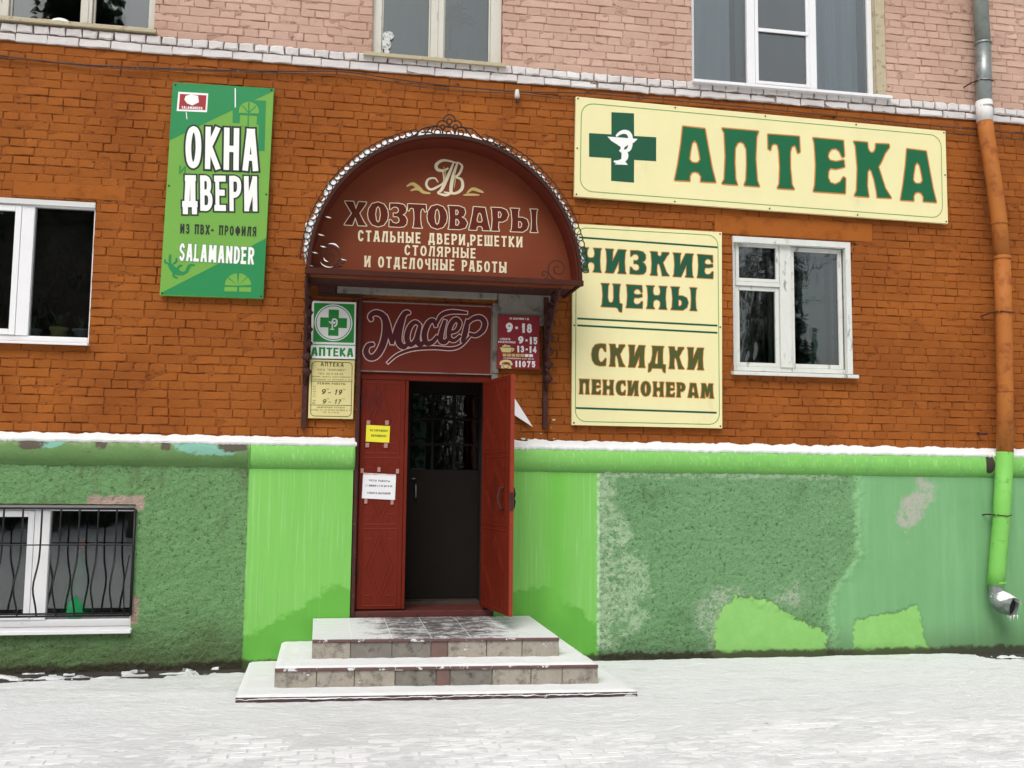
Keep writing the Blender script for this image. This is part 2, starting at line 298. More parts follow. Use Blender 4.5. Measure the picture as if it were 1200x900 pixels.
# ------------------------------------------------------------------ lettering: a stroke font, cut to real outlines
def c_(*p): return ('c', list(zip(p[::2], p[1::2])))
def l_(*p): return ('l', list(zip(p[::2], p[1::2])))
FONT = {
'А': (.8, [l_(0,0,.36,1), l_(.64,1,1,0), l_(.36,1,.64,1), l_(.17,.28,.83,.28)]),
'Б': (.72, [l_(.9,1,0,1,0,0), c_(0,.56,.6,.56,.97,.42,.97,.14,.6,0,0,0)]),
'В': (.72, [l_(0,0,0,1), c_(0,1,.55,1,.85,.9,.85,.65,.55,.53,0,.53), c_(.3,.53,.7,.5,1,.38,1,.14,.65,0,0,0)]),
'Г': (.6, [l_(0,0,0,1,1,1)]),
'Д': (.85, [l_(.16,.12,.32,1,.84,1,.84,.12), l_(0,-.12,0,.12,1,.12,1,-.12)]),
'Е': (.65, [l_(.95,1,0,1,0,0,.95,0), l_(0,.52,.8,.52)]),
'Ж': (1.1, [l_(.5,0,.5,1), l_(0,1,.45,.5,0,0), l_(1,1,.55,.5,1,0)]),
'З': (.68, [c_(0,.82,.25,1,.75,1,.93,.85,.93,.66,.7,.53,.35,.53), c_(.35,.53,.75,.51,1,.36,1,.14,.75,0,.25,0,0,.18)]),
'И': (.8, [l_(0,1,0,0), l_(.06,.04,.94,.96), l_(1,1,1,0)]),
'Й': (.8, [l_(0,1,0,0), l_(.06,.04,.94,.96), l_(1,1,1,0), c_(.25,1.2,.5,1.12,.75,1.2)]),
'К': (.75, [l_(0,0,0,1), l_(.92,1,.14,.52), l_(.2,.52,1,0)]),
'Л': (.78, [l_(0,0,.3,1), l_(.3,1,.96,1,.96,0)]),
'М': (1.0, [l_(0,0,.06,1), l_(.06,.95,.5,.2), l_(.5,.2,.94,.95), l_(.94,1,1,0)]),
'Н': (.78, [l_(0,0,0,1), l_(1,0,1,1), l_(0,.5,1,.5)]),
'О': (.8, [('o', [(.5,1),(.14,.88),(0,.5),(.14,.12),(.5,0),(.86,.12),(1,.5),(.86,.88)])]),
'П': (.78, [l_(0,0,0,1,1,1,1,0)]),
'Р': (.7, [l_(0,0,0,1), c_(0,1,.6,1,1,.9,1,.6,.6,.46,0,.46)]),
'С': (.72, [c_(1,.8,.75,.98,.4,1,.06,.8,0,.5,.06,.2,.4,0,.75,.02,1,.2)]),
'Т': (.72, [l_(0,1,1,1), l_(.5,0,.5,1)]),
'У': (.75, [l_(0,1,.5,.42), l_(1,1,.4,0,.1,0)]),
'Ф': (.95, [l_(.5,0,.5,1), ('o', [(.5,.85),(.1,.78),(0,.52),(.1,.28),(.5,.2),(.9,.28),(1,.52),(.9,.78)])]),
'Х': (.8, [l_(0,1,1,0), l_(1,1,0,0)]),
'Ц': (.85, [l_(0,1,0,.06,.86,.06,.86,1), l_(.8,.06,1,.06,1,-.16)]),
'Ч': (.7, [c_(0,1,0,.7,.2,.5,.6,.45,1,.5), l_(1,1,1,0)]),
'Ш': (1.05, [l_(0,1,0,0,1,0,1,1), l_(.5,0,.5,1)]),
'Ы': (1.0, [l_(0,0,0,1), c_(0,.55,.4,.55,.64,.42,.64,.14,.4,0,0,0), l_(1,0,1,1)]),
'Ь': (.7, [l_(0,0,0,1), c_(0,.55,.6,.55,1,.42,1,.14,.6,0,0,0)]),
'Э': (.7, [c_(0,.82,.3,1,.7,1,1,.75,1,.25,.7,0,.3,0,0,.18), l_(.35,.5,1,.5)]),
'Ю': (1.05, [l_(0,0,0,1), l_(0,.5,.4,.5), ('o', [(.7,1),(.42,.85),(.38,.5),(.42,.15),(.7,0),(.95,.15),(1,.5),(.95,.85)])]),
'Я': (.72, [l_(1,0,1,1), c_(1,1,.4,1,0,.9,0,.6,.4,.46,1,.46), l_(.5,.46,0,0)]),
'S': (.66, [c_(1,.82,.7,1,.3,1,.02,.84,.04,.64,.5,.5,.96,.36,.98,.16,.7,0,.3,0,0,.18)]),
'L': (.6, [l_(0,1,0,0,1,0)]), 'N': (.8, [l_(0,0,0,1), l_(.04,.96,.96,.04), l_(1,0,1,1)]),
'D': (.76, [l_(0,0,0,1), c_(0,1,.5,1,.92,.82,1,.5,.92,.18,.5,0,0,0)]),
'R': (.74, [l_(0,0,0,1), c_(0,1,.6,1,1,.9,1,.62,.6,.48,0,.48), l_(.5,.48,1,0)]),
'0': (.65, [('o', [(.5,1),(.1,.85),(0,.5),(.1,.15),(.5,0),(.9,.15),(1,.5),(.9,.85)])]),
'1': (.4, [l_(.15,.78,.75,1), l_(.75,1,.75,0)]),
'2': (.65, [c_(.02,.78,.25,1,.75,1,.97,.75,.75,.42,.05,.02), l_(.05,0,1,0)]),
'3': (.65, [c_(0,.84,.3,1,.75,1,.93,.8,.85,.6,.4,.53), c_(.4,.53,.85,.5,1,.3,.9,.08,.5,0,.2,.02,0,.18)]),
'4': (.7, [l_(.75,0,.75,1), l_(.72,1,0,.3), l_(0,.27,1,.27)]),
'5': (.65, [l_(.95,1,.1,1,.06,.55), c_(.06,.55,.5,.64,.95,.5,1,.26,.8,.03,.35,0,0,.14)]),
'6': (.65, [c_(.85,.98,.4,.9,.05,.5,.02,.22,.3,0,.7,0,1,.2,.95,.45,.6,.58,.1,.42)]),
'7': (.62, [l_(0,1,1,1), l_(1,1,.3,0)]),
'8': (.65, [('o', [(.5,1),(.1,.88),(.1,.64),(.5,.53),(.9,.64),(.9,.88)]), ('o', [(.5,.53),(.02,.4),(.04,.1),(.5,0),(.96,.1),(.98,.4)])]),
'9': (.65, [c_(.15,.02,.6,.1,.95,.5,.98,.78,.7,1,.3,1,0,.8,.05,.55,.4,.42,.9,.58)]),
'-': (.5, [l_(0,.45,1,.45)]), '.': (.12, [l_(.3,0,.7,0)]), ',': (.14, [l_(.8,.08,.2,-.14)]), '·': (.3, [l_(.2,.48,.8,.48)]), '"': (.3, [l_(.1,1,.1,.75), l_(.9,1,.9,.75)]), '!': (.15, [l_(.5,1,.5,.35), l_(.5,.05,.5,0)]), ' ': (.45, []),
}
FONT['Т'] = (.78, [l_(0,1,1,1), l_(.5,0,.5,1), l_(.02,.8,.02,.95), l_(.98,.8,.98,.95)]) if False else FONT['Т']
FONT['A'] = FONT['А']; FONT['E'] = FONT['Е']; FONT['M'] = FONT['М']
def _g(w, *ps): return (w, [list(zip(p[::2], p[1::2])) for p in ps])
POSTER = {
'А': _g(.86, [0,0,8,28,17,68,22,100,76,98,83,65,92,25,100,0,64,0,65,9,59,16,50,18,41,16,36,9,36,0], [50,76,43,70,38,52,36,40,42,34,50,33,58,34,64,40,62,52,57,70]),
'П': _g(.82, [0,0,6,8,9,50,6,92,0,100,98,100,93,90,90,50,94,10,100,0,60,0,65,10,67,40,66,66,59,76,50,79,41,76,34,66,33,40,35,10,40,0]),
'Т': _g(.72, [0,100,0,73,6,71,10,80,18,84,30,82,34,70,36,40,33,8,27,0,79,0,72,8,68,40,69,70,74,80,84,84,90,78,94,69,100,71,99,100]),
'Е': _g(.70, [2,100,96,99,98,70,92,68,84,79,72,84,58,82,49,75,46,67,52,60,72,58,96,62,98,50,72,45,54,46,47,40,45,28,52,18,68,15,84,20,94,30,100,28,98,0,0,0,5,12,9,50,6,90]),
'К': _g(.82, [0,100,37,100,38,90,42,84,49,81,56,84,60,90,61,99,97,100,98,95,86,84,74,66,66,57,71,46,84,18,100,1,62,0,61,10,55,32,48,48,42,52,36,46,34,20,38,0,0,0,6,10,9,50,5,92]),
'Н': _g(.88, [0,0,5,10,8,50,5,90,0,100,39,100,33,92,31,74,35,62,42,58,56,58,64,62,68,74,66,92,61,100,100,100,95,90,92,50,95,10,100,0,60,0,66,10,68,28,62,38,50,42,38,38,32,28,33,10,40,0]),
'И': _g(.88, [0,0,5,10,8,50,5,90,0,100,39,100,35,90,34,48,62,100,100,100,95,90,92,50,95,10,100,0,60,0,66,10,66,52,39,0]),
'З': _g(.70, [4,99,50,100,80,96,94,84,95,68,86,58,74,53,90,46,99,32,96,14,82,3,55,0,0,1,2,30,10,28,20,18,40,14,54,20,58,32,50,42,38,45,24,44,24,58,38,57,50,62,54,72,48,82,36,86,20,84,10,76,4,74]),
'Ц': _g(.88, [0,100,38,100,33,90,31,40,36,22,46,17,56,22,60,40,59,90,55,100,92,100,88,90,85,50,87,18,100,14,98,-20,86,-18,80,-5,70,0,0,0,5,10,8,50,5,90]),
'Ы': _g(1.1, [0,100,34,100,30,90,29,62,46,62,62,54,68,34,62,12,46,0,0,0,5,10,7,50,4,90], [29,46,38,45,44,36,42,22,36,16,29,17], [74,0,78,10,80,50,78,90,74,100,102,100,98,90,96,50,98,10,102,0]),
'С': _g(.76, [60,100,96,99,98,66,90,66,82,78,70,84,56,80,48,66,46,48,50,28,60,17,74,17,86,26,96,36,100,32,96,2,56,0,26,6,8,24,2,50,8,76,26,94]),
'Д': _g(.9, [0,-20,2,18,10,20,18,34,24,60,24,92,20,100,90,100,84,90,82,50,84,18,100,16,98,-20,88,-16,80,0,22,0,12,-16], [50,80,44,60,38,30,38,18,56,18,56,50,57,76]),
'О': _g(.82, [50,102,22,94,6,72,2,50,6,28,22,6,50,-2,78,6,94,28,98,50,94,72,78,94], [50,85,41,76,37,50,41,24,50,15,59,24,63,50,59,76]),
'Р': _g(.76, [0,0,5,10,8,50,5,90,0,100,56,100,82,92,94,72,84,50,62,40,40,40,38,12,44,0], [38,84,50,84,58,72,52,58,38,56]),
'М': _g(1.1, [0,0,5,10,9,50,10,90,6,100,38,100,50,62,62,100,94,100,90,90,91,50,95,10,100,0,66,0,70,10,69,50,55,8,45,8,31,50,30,10,34,0]),
'Х': _g(.86, [2,100,40,100,51,68,64,100,98,99,92,86,67,52,88,14,100,0,62,0,49,34,36,0,0,1,10,16,34,50,10,86]),
'В': _g(.8, [0,0,5,10,8,50,5,90,0,100,54,100,80,92,86,74,78,58,66,53,84,46,96,28,86,8,58,0], [36,84,46,84,53,74,47,62,36,61], [36,44,48,44,57,30,49,16,36,16]),
}
def inside(p, poly):
    c = False
    for i in range(len(poly)):
        (x1, y1), (x2, y2) = poly[i], poly[i-1]
        if (y1 > p[1]) != (y2 > p[1]) and p[0] < (x2-x1)*(p[1]-y1)/(y2-y1)+x1: c = not c
    return c
def poster_mesh(ch, x0, z0, wd, ht):
    loops = [[(x0+wd*a/100, z0+ht*b/100) for a, b in lp] for lp in POSTER[ch][1]]
    vs = []; fs = []
    for lp in loops: fs.append(list(range(len(vs), len(vs)+len(lp)))); vs += [Vector(p) for p in lp]
    V, E_, F_, a, b, of = geometry.delaunay_2d_cdt(vs, [], fs, 0, 1e-6)
    keep = [f for f, o in zip(F_, of) if sum(inside((sum(V[i][0] for i in f)/3, sum(V[i][1] for i in f)/3), lp) for lp in loops) % 2]
    edge = []
    for lp in loops: edge += [(lp[i], lp[(i+1) % len(lp)]) for i in range(len(lp))]
    return V, keep, edge
def poster(text_, bx_, y, m, par, rot, om, grow, gap=.12, name='lettering'):
    x0, x1, z0, z1 = bx_; ws = [POSTER[c][0] if c != ' ' else .4 for c in text_]; u = (x1-x0)/(sum(ws)+gap*(len(ws)-1)); x = x0
    mb = MB(); ob = MB()
    for c, q in zip(text_, ws):
        if c != ' ':
            V, F_, edge = poster_mesh(c, x, z0, q*u, z1-z0); mb.add([(v[0], y, v[1]) for v in V], F_)
            ps = []
            for a, b in edge: ps += stroke_polys('l', [a, b], 2*grow, 2*grow, grow=0); ps.append([(a[0]+grow*math.cos(k*PI/3), a[1]+grow*math.sin(k*PI/3)) for k in range(6)])
            for k, p_ in enumerate(ps): ob.add([(v[0], y+.0006+(k % 40)*1.2e-5, v[1]) for v in p_], [tuple(range(len(p_)))])
        x += (q+gap)*u
    cx, cz = (x0+x1)/2, (z0+z1)/2; tilt(mb, rot, cx, cz); tilt(ob, rot, cx, cz)
    ob.build(name+'_outline', om, par); mb.build(name, m, par)
def catmull(P, closed=False, k=5):
    n = len(P); out = []
    for i in range(n if closed else n-1):
        p1, p2 = P[i], P[(i+1) % n]
        p0 = P[i-1] if (i > 0 or closed) else p1; p3 = P[(i+2) % n] if (i+2 < n or closed) else p2
        for j in range(k):
            t = j/k; out.append(tuple(.5*((2*p1[d])+(-p0[d]+p2[d])*t+(2*p0[d]-5*p1[d]+4*p2[d]-p3[d])*t*t+(-p0[d]+3*p1[d]-3*p2[d]+p3[d])*t**3) for d in (0, 1)))
    if not closed: out.append(tuple(P[-1]))
    return out
def stroke_polys(kind, pts, wv, wh, flare=0.0, grow=0.0, taper=None, capx=False):
    """convex pieces covering one pen stroke; wv / wh = pen width on vertical / horizontal runs"""
    out = []
    closed = kind == 'o'
    P = catmull(pts, closed) if kind in 'co' else list(pts)
    if closed: P = P + [P[0]]
    n = len(P)
    def width(i, d):
        ww = wh + (wv-wh)*abs(d[1])
        if taper: ww *= taper[0] + (taper[1]-taper[0])*math.sin(PI*min(1, max(0, i/(n-1))))
        return ww/2 + grow
    for i in range(n-1):
        a, b = P[i], P[i+1]; dx, dy = b[0]-a[0], b[1]-a[1]; L = math.hypot(dx, dy)
        if L < 1e-6: continue
        d = (dx/L, dy/L); nrm = (-d[1], d[0]); h0, h1 = width(i, d), width(i+1, d)
        ex = (wv/2 if abs(d[0]) > .9 else wh/2) if (kind == 'l' and capx) else 0
        ea = grow+ex if (i == 0 and not closed) else 0; eb = grow+ex if (i == n-2 and not closed) else 0
        if kind == 'l':
            if i > 0: ea = h0*.98
            if i < n-2: eb = h1*.98
        a2 = (a[0]-d[0]*ea, a[1]-d[1]*ea); b2 = (b[0]+d[0]*eb, b[1]+d[1]*eb)
        if kind == 'l' and flare and abs(d[1]) > .3:
            K = 6; q = [(t/K, .94+flare*abs(2*t/K-1)**3) for t in range(K+1)]
            for (t0, f0), (t1, f1) in zip(q, q[1:]):
                p = (a2[0]+(b2[0]-a2[0])*t0, a2[1]+(b2[1]-a2[1])*t0); r = (a2[0]+(b2[0]-a2[0])*t1, a2[1]+(b2[1]-a2[1])*t1)
                out.append([(p[0]+nrm[0]*h0*f0, p[1]+nrm[1]*h0*f0), (p[0]-nrm[0]*h0*f0, p[1]-nrm[1]*h0*f0), (r[0]-nrm[0]*h0*f1, r[1]-nrm[1]*h0*f1), (r[0]+nrm[0]*h0*f1, r[1]+nrm[1]*h0*f1)])
        else:
            out.append([(a2[0]+nrm[0]*h0, a2[1]+nrm[1]*h0), (a2[0]-nrm[0]*h0, a2[1]-nrm[1]*h0), (b2[0]-nrm[0]*h1, b2[1]-nrm[1]*h1), (b2[0]+nrm[0]*h1, b2[1]+nrm[1]*h1)])
        if kind in 'co' and (i > 0 or closed): out.append([(a[0]+math.cos(k*PI/4+.1)*h0*.98, a[1]+math.sin(k*PI/4+.1)*h0*.98) for k in range(8)])
    return out
def union(polys):
    vs = []; fs = []
    for p in polys:
        ar = sum(p[i][0]*p[(i+1) % len(p)][1]-p[(i+1) % len(p)][0]*p[i][1] for i in range(len(p)))
        if abs(ar) < 1e-9: continue
        if ar < 0: p = p[::-1]
        n = len(vs); vs += [Vector(q) for q in p]; fs.append(list(range(n, n+len(p))))
    if not fs: return [], []
    V, E_, F_, a, b, of = geometry.delaunay_2d_cdt(vs, [], fs, 0, 1e-5)
    return V, [f for f, o in zip(F_, of) if o]
def glyph_polys(ch, x0, z0, wd, ht, wv, wh, flare=0, grow=0, slant=0):
    out = []; sp = .27 if ch in 'МШЮЖЫ' else (.42 if ch in '1-·.,!"' else .36)
    wv = min(wv, wd*sp) if ch not in '1·.,!' else wv
    for kind, pts in FONT[ch][1]:
        pp = [(x0+wv/2+x*(wd-wv), z0+wh/2+y*(ht-wh)) for x, y in pts]
        for q in stroke_polys(kind, pp, wv, wh, flare, grow, capx=True): out.append([(a+slant*(b-z0), b) for a, b in q])
    return out
def line_polys(text, x0, x1, z0, z1, weight=.16, hweight=None, flare=0, grow=0, slant=0, gap=.22, arts=None):
    ht = z1-z0; wv = weight*ht; wh = (hweight or weight)*ht
    ws = [FONT[c][0] for c in text]; tot = sum(ws)+gap*(len(text)-1)
    u = (x1-x0)/tot; res = []; x = x0
    for c, q in zip(text, ws):
        if c != ' ': res.append(glyph_polys(c, x, z0, max(q*u, wv*1.05), ht, wv, wh, flare, grow, slant))
        x += (q+gap)*u
    return res
def tilt(mb, ang, cx, cz):
    ca, sa = math.cos(ang), math.sin(ang)
    mb.v = [(cx+(x-cx)*ca-(z-cz)*sa, y, cz+(x-cx)*sa+(z-cz)*ca) for x, y, z in mb.v]
def print_polys(groups, y, name, m, parent, rot=None, **k):
    mb = MB()
    for g in groups:
        V, F_ = union(g)
        if F_: mb.add([(v[0], y, v[1]) for v in V], F_)
    if not mb.f: return None
    if rot:
        xs = [v[0] for v in mb.v]; zs = [v[2] for v in mb.v]
        tilt(mb, *(rot if isinstance(rot, tuple) else (rot, (min(xs)+max(xs))/2, (min(zs)+max(zs))/2)))
    return mb.build(name, m, parent, **k)
def text(s, box, y, m, parent, weight=.16, outline=None, rot=None, name='lettering', **k):
    x0, x1, z0, z1 = box
    if outline: print_polys(line_polys(s, x0, x1, z0, z1, weight, grow=outline[0], **k), y+.0006, name+'_outline', outline[1], parent, rot)
    print_polys(line_polys(s, x0, x1, z0, z1, weight, **k), y, name, m, parent, rot)
def pbox(px0, py0, px1, py1, y):     # photo box (left, top, right, bottom) on plane y
    a = W(px0, (py0+py1)/2, y); b = W(px1, (py0+py1)/2, y); c = W((px0+px1)/2, py0, y); d = W((px0+px1)/2, py1, y)
    return (a[0], b[0], d[1], c[1])
def rect(x0, x1, z0, z1): return [(x0, z0), (x1, z0), (x1, z1), (x0, z1)]
def flat(poly, y, name, m, parent, rot=None, **k):
    return print_polys([[p] for p in ([poly] if isinstance(poly[0][0], (int, float)) else poly)], y, name, m, parent, rot, **k)
def rrect_path(x0, x1, z0, z1, r, k=5):
    out = []
    for cx, cz, a0 in ((x1-r, z0+r, -PI/2), (x1-r, z1-r, 0), (x0+r, z1-r, PI/2), (x0+r, z0+r, PI)):
        out += [(cx+r*math.cos(a0+PI/2*i/k), cz+r*math.sin(a0+PI/2*i/k)) for i in range(k+1)]
    return out
def ring(path, wd):
    out = []
    n = len(path)
    for i in range(n):
        a, b = path[i], path[(i+1) % n]; out += stroke_polys('l', [a, b], wd, wd, grow=0) if math.hypot(b[0]-a[0], b[1]-a[1]) > 1e-5 else []
    return out

# ------------------------------------------------------------------ ground and snow
XL, XR = -5.4, 8.6                    # built length of the facade
Z_PL, Z_CO, Z_PK, Z_TOP = 1.99, 5.388, 5.542, 7.6
CO = .077                             # brick course
g = MB(); g.add([(-300,-300,-.012),(300,-300,-.012),(300,300,-.012),(-300,300,-.012)], [(0,1,2,3)])
g.build('ground', SNOW_G, kind='structure')
a = MB(); a.add([(-9,-1.2,-.002),(12,-1.2,-.002),(12,.02,-.002),(-9,.02,-.002)], [(0,1,2,3)])
a.build('asphalt_strip', ASPH, kind='structure')
def ns(x, y, s=1.0, o=0.0): return noise.noise(Vector((x*s, y*s, o)))
def sstep(v, a, b):
    t = min(1, max(0, (v-a)/(b-a))); return t*t*(3-2*t)
def snow_h(x, y):
    d = -y-.07
    f1 = noise.fractal(Vector((x*2.2, y*6, 1.5)), .8, 2.1, 6)
    if x < -1.5: edge = .30+.22*f1+.07*math.sin(x*1.7)
    elif x > 5.0: edge = .06+1.1*sstep(x, 4.7, 6.0)*(.5+.9*f1)
    else: edge = .07+.03*f1
    h = (d-edge)*.35
    thin = .010 + .004*f1 + .014*(1-sstep(d, 0.2, 1.6))
    if x < -1.4: thin += .02*math.exp(-((d-.95-.12*(x+2.5))/.10)**2)*(.5+.5*ns(x, 0, 2))   # trodden ridge
    h = min(h, thin) if h < thin else thin
    if x < -1.2 and d < .5 and ns(x*1.5, y*5, 3, 8) > .25: h = max(h, .012+.02*ns(x, y, 12))
    return h + .006*ns(x, y*2.5, 7, 3) + .003*ns(x, y*2, 22, 5) - .004*max(0, ns(x*.8, y*1.2, 3.2, 12))
def grid(xs, ys, fn):
    V = [(x, y, fn(x, y)) for y in ys for x in xs]; n = len(xs)
    F_ = [(j*n+i, j*n+i+1, (j+1)*n+i+1, (j+1)*n+i) for j in range(len(ys)-1) for i in range(n-1)]
    return V, F_
xs = [-6+.028*i for i in range(int(15/.028)+1)]; ys = [-4.3+.028*i for i in range(int(4.26/.028)+1)]
sm = MB(); sm.add(*grid(xs, ys, snow_h)); sm.build('snow', SNOW_G, smooth=True, kind='structure')
# pavers under thin snow
pv = empty('pavement', kind='structure')
def paver_mesh(L, Wd, seed):
    r = random.Random(seed); e = .007; m = MB(); j = lambda: r.uniform(-.0015, .0015)
    o = [(-L/2+j(),-Wd/2+j(),-.004),(L/2+j(),-Wd/2+j(),-.004),(L/2+j(),Wd/2+j(),-.004),(-L/2+j(),Wd/2+j(),-.004)]
    t = [(x*(1-2*e/L), y*(1-2*e/Wd), .0045+j()*.8) for x, y, z in o]
    m.add([(x,y,-.03) for x,y,z in o]+o+t, [(0,1,5,4),(1,2,6,5),(2,3,7,6),(3,0,4,7),(4,5,9,8),(5,6,10,9),(6,7,11,10),(7,4,8,11),(8,9,10,11)])
    return m
PM = [paver_mesh(.192, .092, i).mesh('paver') for i in range(10)]
for q in PM: q.materials.append(PAVER)
rest = MB(); spots = []
for j in range(26):
    y = -4.25+.1*j
    for i in range(62):
        x = -4.6+.2*i+(.1 if j % 2 else 0); spots.append((x, y))
spots.sort(key=lambda p: (p[0] < -2.9 or p[0] > 3.4 or p[1] < -3.75, (p[0]-CAMX)**2+(p[1]-CAMY)**2))
for k, (x, y) in enumerate(spots):
    z = .0062+.0035*ns(x, y*2, 1.3, 4)-.006*sstep(y, -2.9, -1.9); rz = random.uniform(-.012, .012)
    if k < 300:
        o = link('paver', PM[k % 10], parent=pv); o.location = (x, y, z); o.rotation_euler.z = rz
    else:
        mm = paver_mesh(.192, .092, k % 40); rest.add([(vx+x, vy+y, vz+z) for vx, vy, vz in mm.v], mm.f)
rest.build('paver_field', PAVER, pv, kind='stuff')

# ------------------------------------------------------------------ the building
B = empty('brick_building', label='old two-tone painted brick building, orange below, pink above, green stucco base', cat='building')
# openings in the brickwork: x0, x1, z0, z1
OP = dict(U1=(-4.35,-2.63,5.60,7.2), U2=(-.69,.535,5.535,7.0), U3=(2.44,4.525,5.56,7.2), M=(2.84,4.085,2.70,4.025), L=(-4.45,-3.045,2.76,3.995),
          B=(-3.95,-2.585,.36,1.375), D=(-.735,.47,.42,3.25))
LZ = [(-3.72,-2.80,4.02,4.165), (2.66,4.33,4.04,4.235)]       # plastered lintels over windows L and M
def wall_backing(m):
    ex = sorted({XL, XR, *[o[0] for o in OP.values()], *[o[1] for o in OP.values()]})
    ez = sorted({-.1, Z_TOP, *[o[2] for o in OP.values()], *[o[3] for o in OP.values()]})
    for i in range(len(ex)-1):
        k = None
        for j in range(len(ez)):
            hole = j == len(ez)-1 or any(o[0] <= (ex[i]+ex[i+1])/2 <= o[1] and o[2] <= (ez[j]+ez[j+1])/2 <= o[3] for o in OP.values())
            if not hole and k is None: k = ez[j]
            if hole and k is not None: m.box(ex[i], ex[i+1], .019, .42, k, ez[j]); k = None
tmp = MB(); wall_backing(tmp)
# mortar sheets in front, one per paint zone
def mortar(z0, z1, y, m, nm):        # uneven bed of old mortar: flush in places, raked out in others
    st = .03; nx_, nz_ = int((XR-XL)/st), int((z1-z0)/st+.5); V = []; idx = {}; F_ = []
    ops = list(OP.values())
    for j in range(nz_):
        for i in range(nx_):
            a, b = XL+i*st, z0+(z1-z0)*j/nz_; c, d = a+st, z0+(z1-z0)*(j+1)/nz_
            if any(o[0] < c-.002 and a+.002 < o[1] and o[2] < d-.002 and b+.002 < o[3] for o in ops): continue
            q = []
            for x, z in ((i, j), (i+1, j), (i+1, j+1), (i, j+1)):
                if (x, z) not in idx:
                    px_, pz_ = XL+x*st, z0+(z1-z0)*z/nz_
                    f = noise.fractal(Vector((px_*4.5, 5, pz_*7)), .7, 2, 4)
                    idx[(x, z)] = len(V); V.append((px_, y+(-.004+.0115*sstep(f, -.20, .5)), pz_))
                q.append(idx[(x, z)])
            F_.append(tuple(q))
    mb = MB(); mb.add(V, F_); mb.build(nm, m, B, smooth=True)
tmp.build('wall', ORANGE_J, B)
mortar(1.9, Z_CO, .0065, ORANGE_J, 'mortar'); mortar(Z_CO, Z_PK, -.014, WHITE_J, 'mortar'); mortar(Z_PK, Z_TOP, .006, PINK_J, 'mortar')

def brick_geo(Wd, Ht, r, proud=0.0):
    if proud > .01: Wd -= .006; Ht -= .004
    """one hand-laid painted brick: worn arrises, uneven face"""
    e = .0055 if proud < .01 else .011; jj = lambda s=(.0038 if proud < .01 else .006): r.uniform(-s, s)
    w2, h2 = Wd/2, Ht/2
    o = [(-w2+jj(), -h2+jj()), (-w2*.36+jj(), -h2+jj()), (w2*.3+jj(), -h2+jj()), (w2+jj(), -h2+jj()), (w2+jj(), h2+jj()), (w2*.33+jj(), h2+jj()), (-w2*.3+jj(), h2+jj()), (-w2+jj(), h2+jj())]
    f = -proud; t = jj(.0035); tx = jj(.0035)
    back = [(x, .03, z) for x, z in o]; mid = [(x, f+.005+jj(.001), z) for x, z in o]
    inn = [(x*(1-2*e/Wd), f+t*z/h2+tx*x/w2+jj(.0012), z*(1-2*e/Ht)) for x, z in o]
    fs = []
    for a in range(8):
        b = (a+1) % 8; fs += [(a, b, b+8, a+8), (a+8, b+8, b+16, a+16)]
    fs += [(16, 17, 22, 23), (17, 18, 21, 22), (18, 19, 20, 21)]
    return back+mid+inn, fs
def subtract(iv, cut):
    out = []
    for a, b in iv:
        if cut[1] <= a or cut[0] >= b: out.append((a, b)); continue
        if cut[0]-a > .03: out.append((a, cut[0]))
        if b-cut[1] > .03: out.append((cut[1], b))
    return out
bricks = []                           # (x, z, w, h, mat, proud)
def course(z, h, pattern, m, proud, rr, cuts):
    iv = [(XL, XR)]
    for c in cuts:
        if c[2] < z+h*.75 and c[3] > z+h*.25: iv = subtract(iv, (c[0], c[1]))
    for a, b in iv:
        x = a-rr.uniform(0, .12)
        while x < b:
            wd = {'S': .262, 'H': .134, 'M': .262 if rr.random() < .55 else .134}[pattern]
            if rr.random() < .05: wd *= rr.choice((.75, .5, 1.1))
            x0, x1 = max(x, a), min(x+wd, b)
            if x1-x0 > .025: bricks.append(((x0+x1)/2, z+h/2, x1-x0-.004-rr.uniform(0, .0045), h-.0045-rr.uniform(0, .003), m, proud+rr.uniform(-.0015, .002)))
            x += wd
rr = random.Random(11)
cuts = [o for o in OP.values()] + LZ
z = Z_PL-CO; i = 0
while z < Z_CO-.01:
    course(z, CO, 'SHMHSMHSHM'[i % 10], ORANGE, 0, rr, cuts); z += CO; i += 1
course(Z_CO, CO-.004, 'S', WHITEB, .022, rr, [OP['U2']]); course(Z_CO+CO, CO, 'H', WHITEB, .034, rr, [OP['U1'], OP['U3'], OP['U2']])
z = Z_PK; i = 0
while z < Z_TOP-.01:
    course(z, CO, 'SHSMHS'[i % 6], PINK, 0, rr, cuts); z += CO; i += 1
wob = lambda x, z: .007*ns(x, z*3, .7, 2)+.004*ns(x, z*9, 2.5, 7)
SIGNS = [(1.2,5.2,4.25,5.32), (1.2,2.75,2.1,4.1), (-2.5,-1.55,3.2,5.15), (-1.25,1.2,3.2,4.62), (-1.3,-.7,2,3.4), (.4,1.15,2,3.4)]
def shown(b):
    x, z, wd, h = b[:4]
    if any(s[0] < x < s[1] and s[2] < z < s[3] for s in SIGNS): return 0
    v = Vector((x-CAMX, -CAMY, z-CAMZ)); dep = v.dot(fw); px = 600+FPX*v.dot(RT)/dep; py = 450-FPX*v.dot(UP)/dep
    if not (8 < px < 1192 and 4 < py < 896): return 0
    return wd*h/dep**2*abs(v.normalized().y)*(1+.04*rr.random())
bricks.sort(key=shown, reverse=True)
cache = {}; far = {}
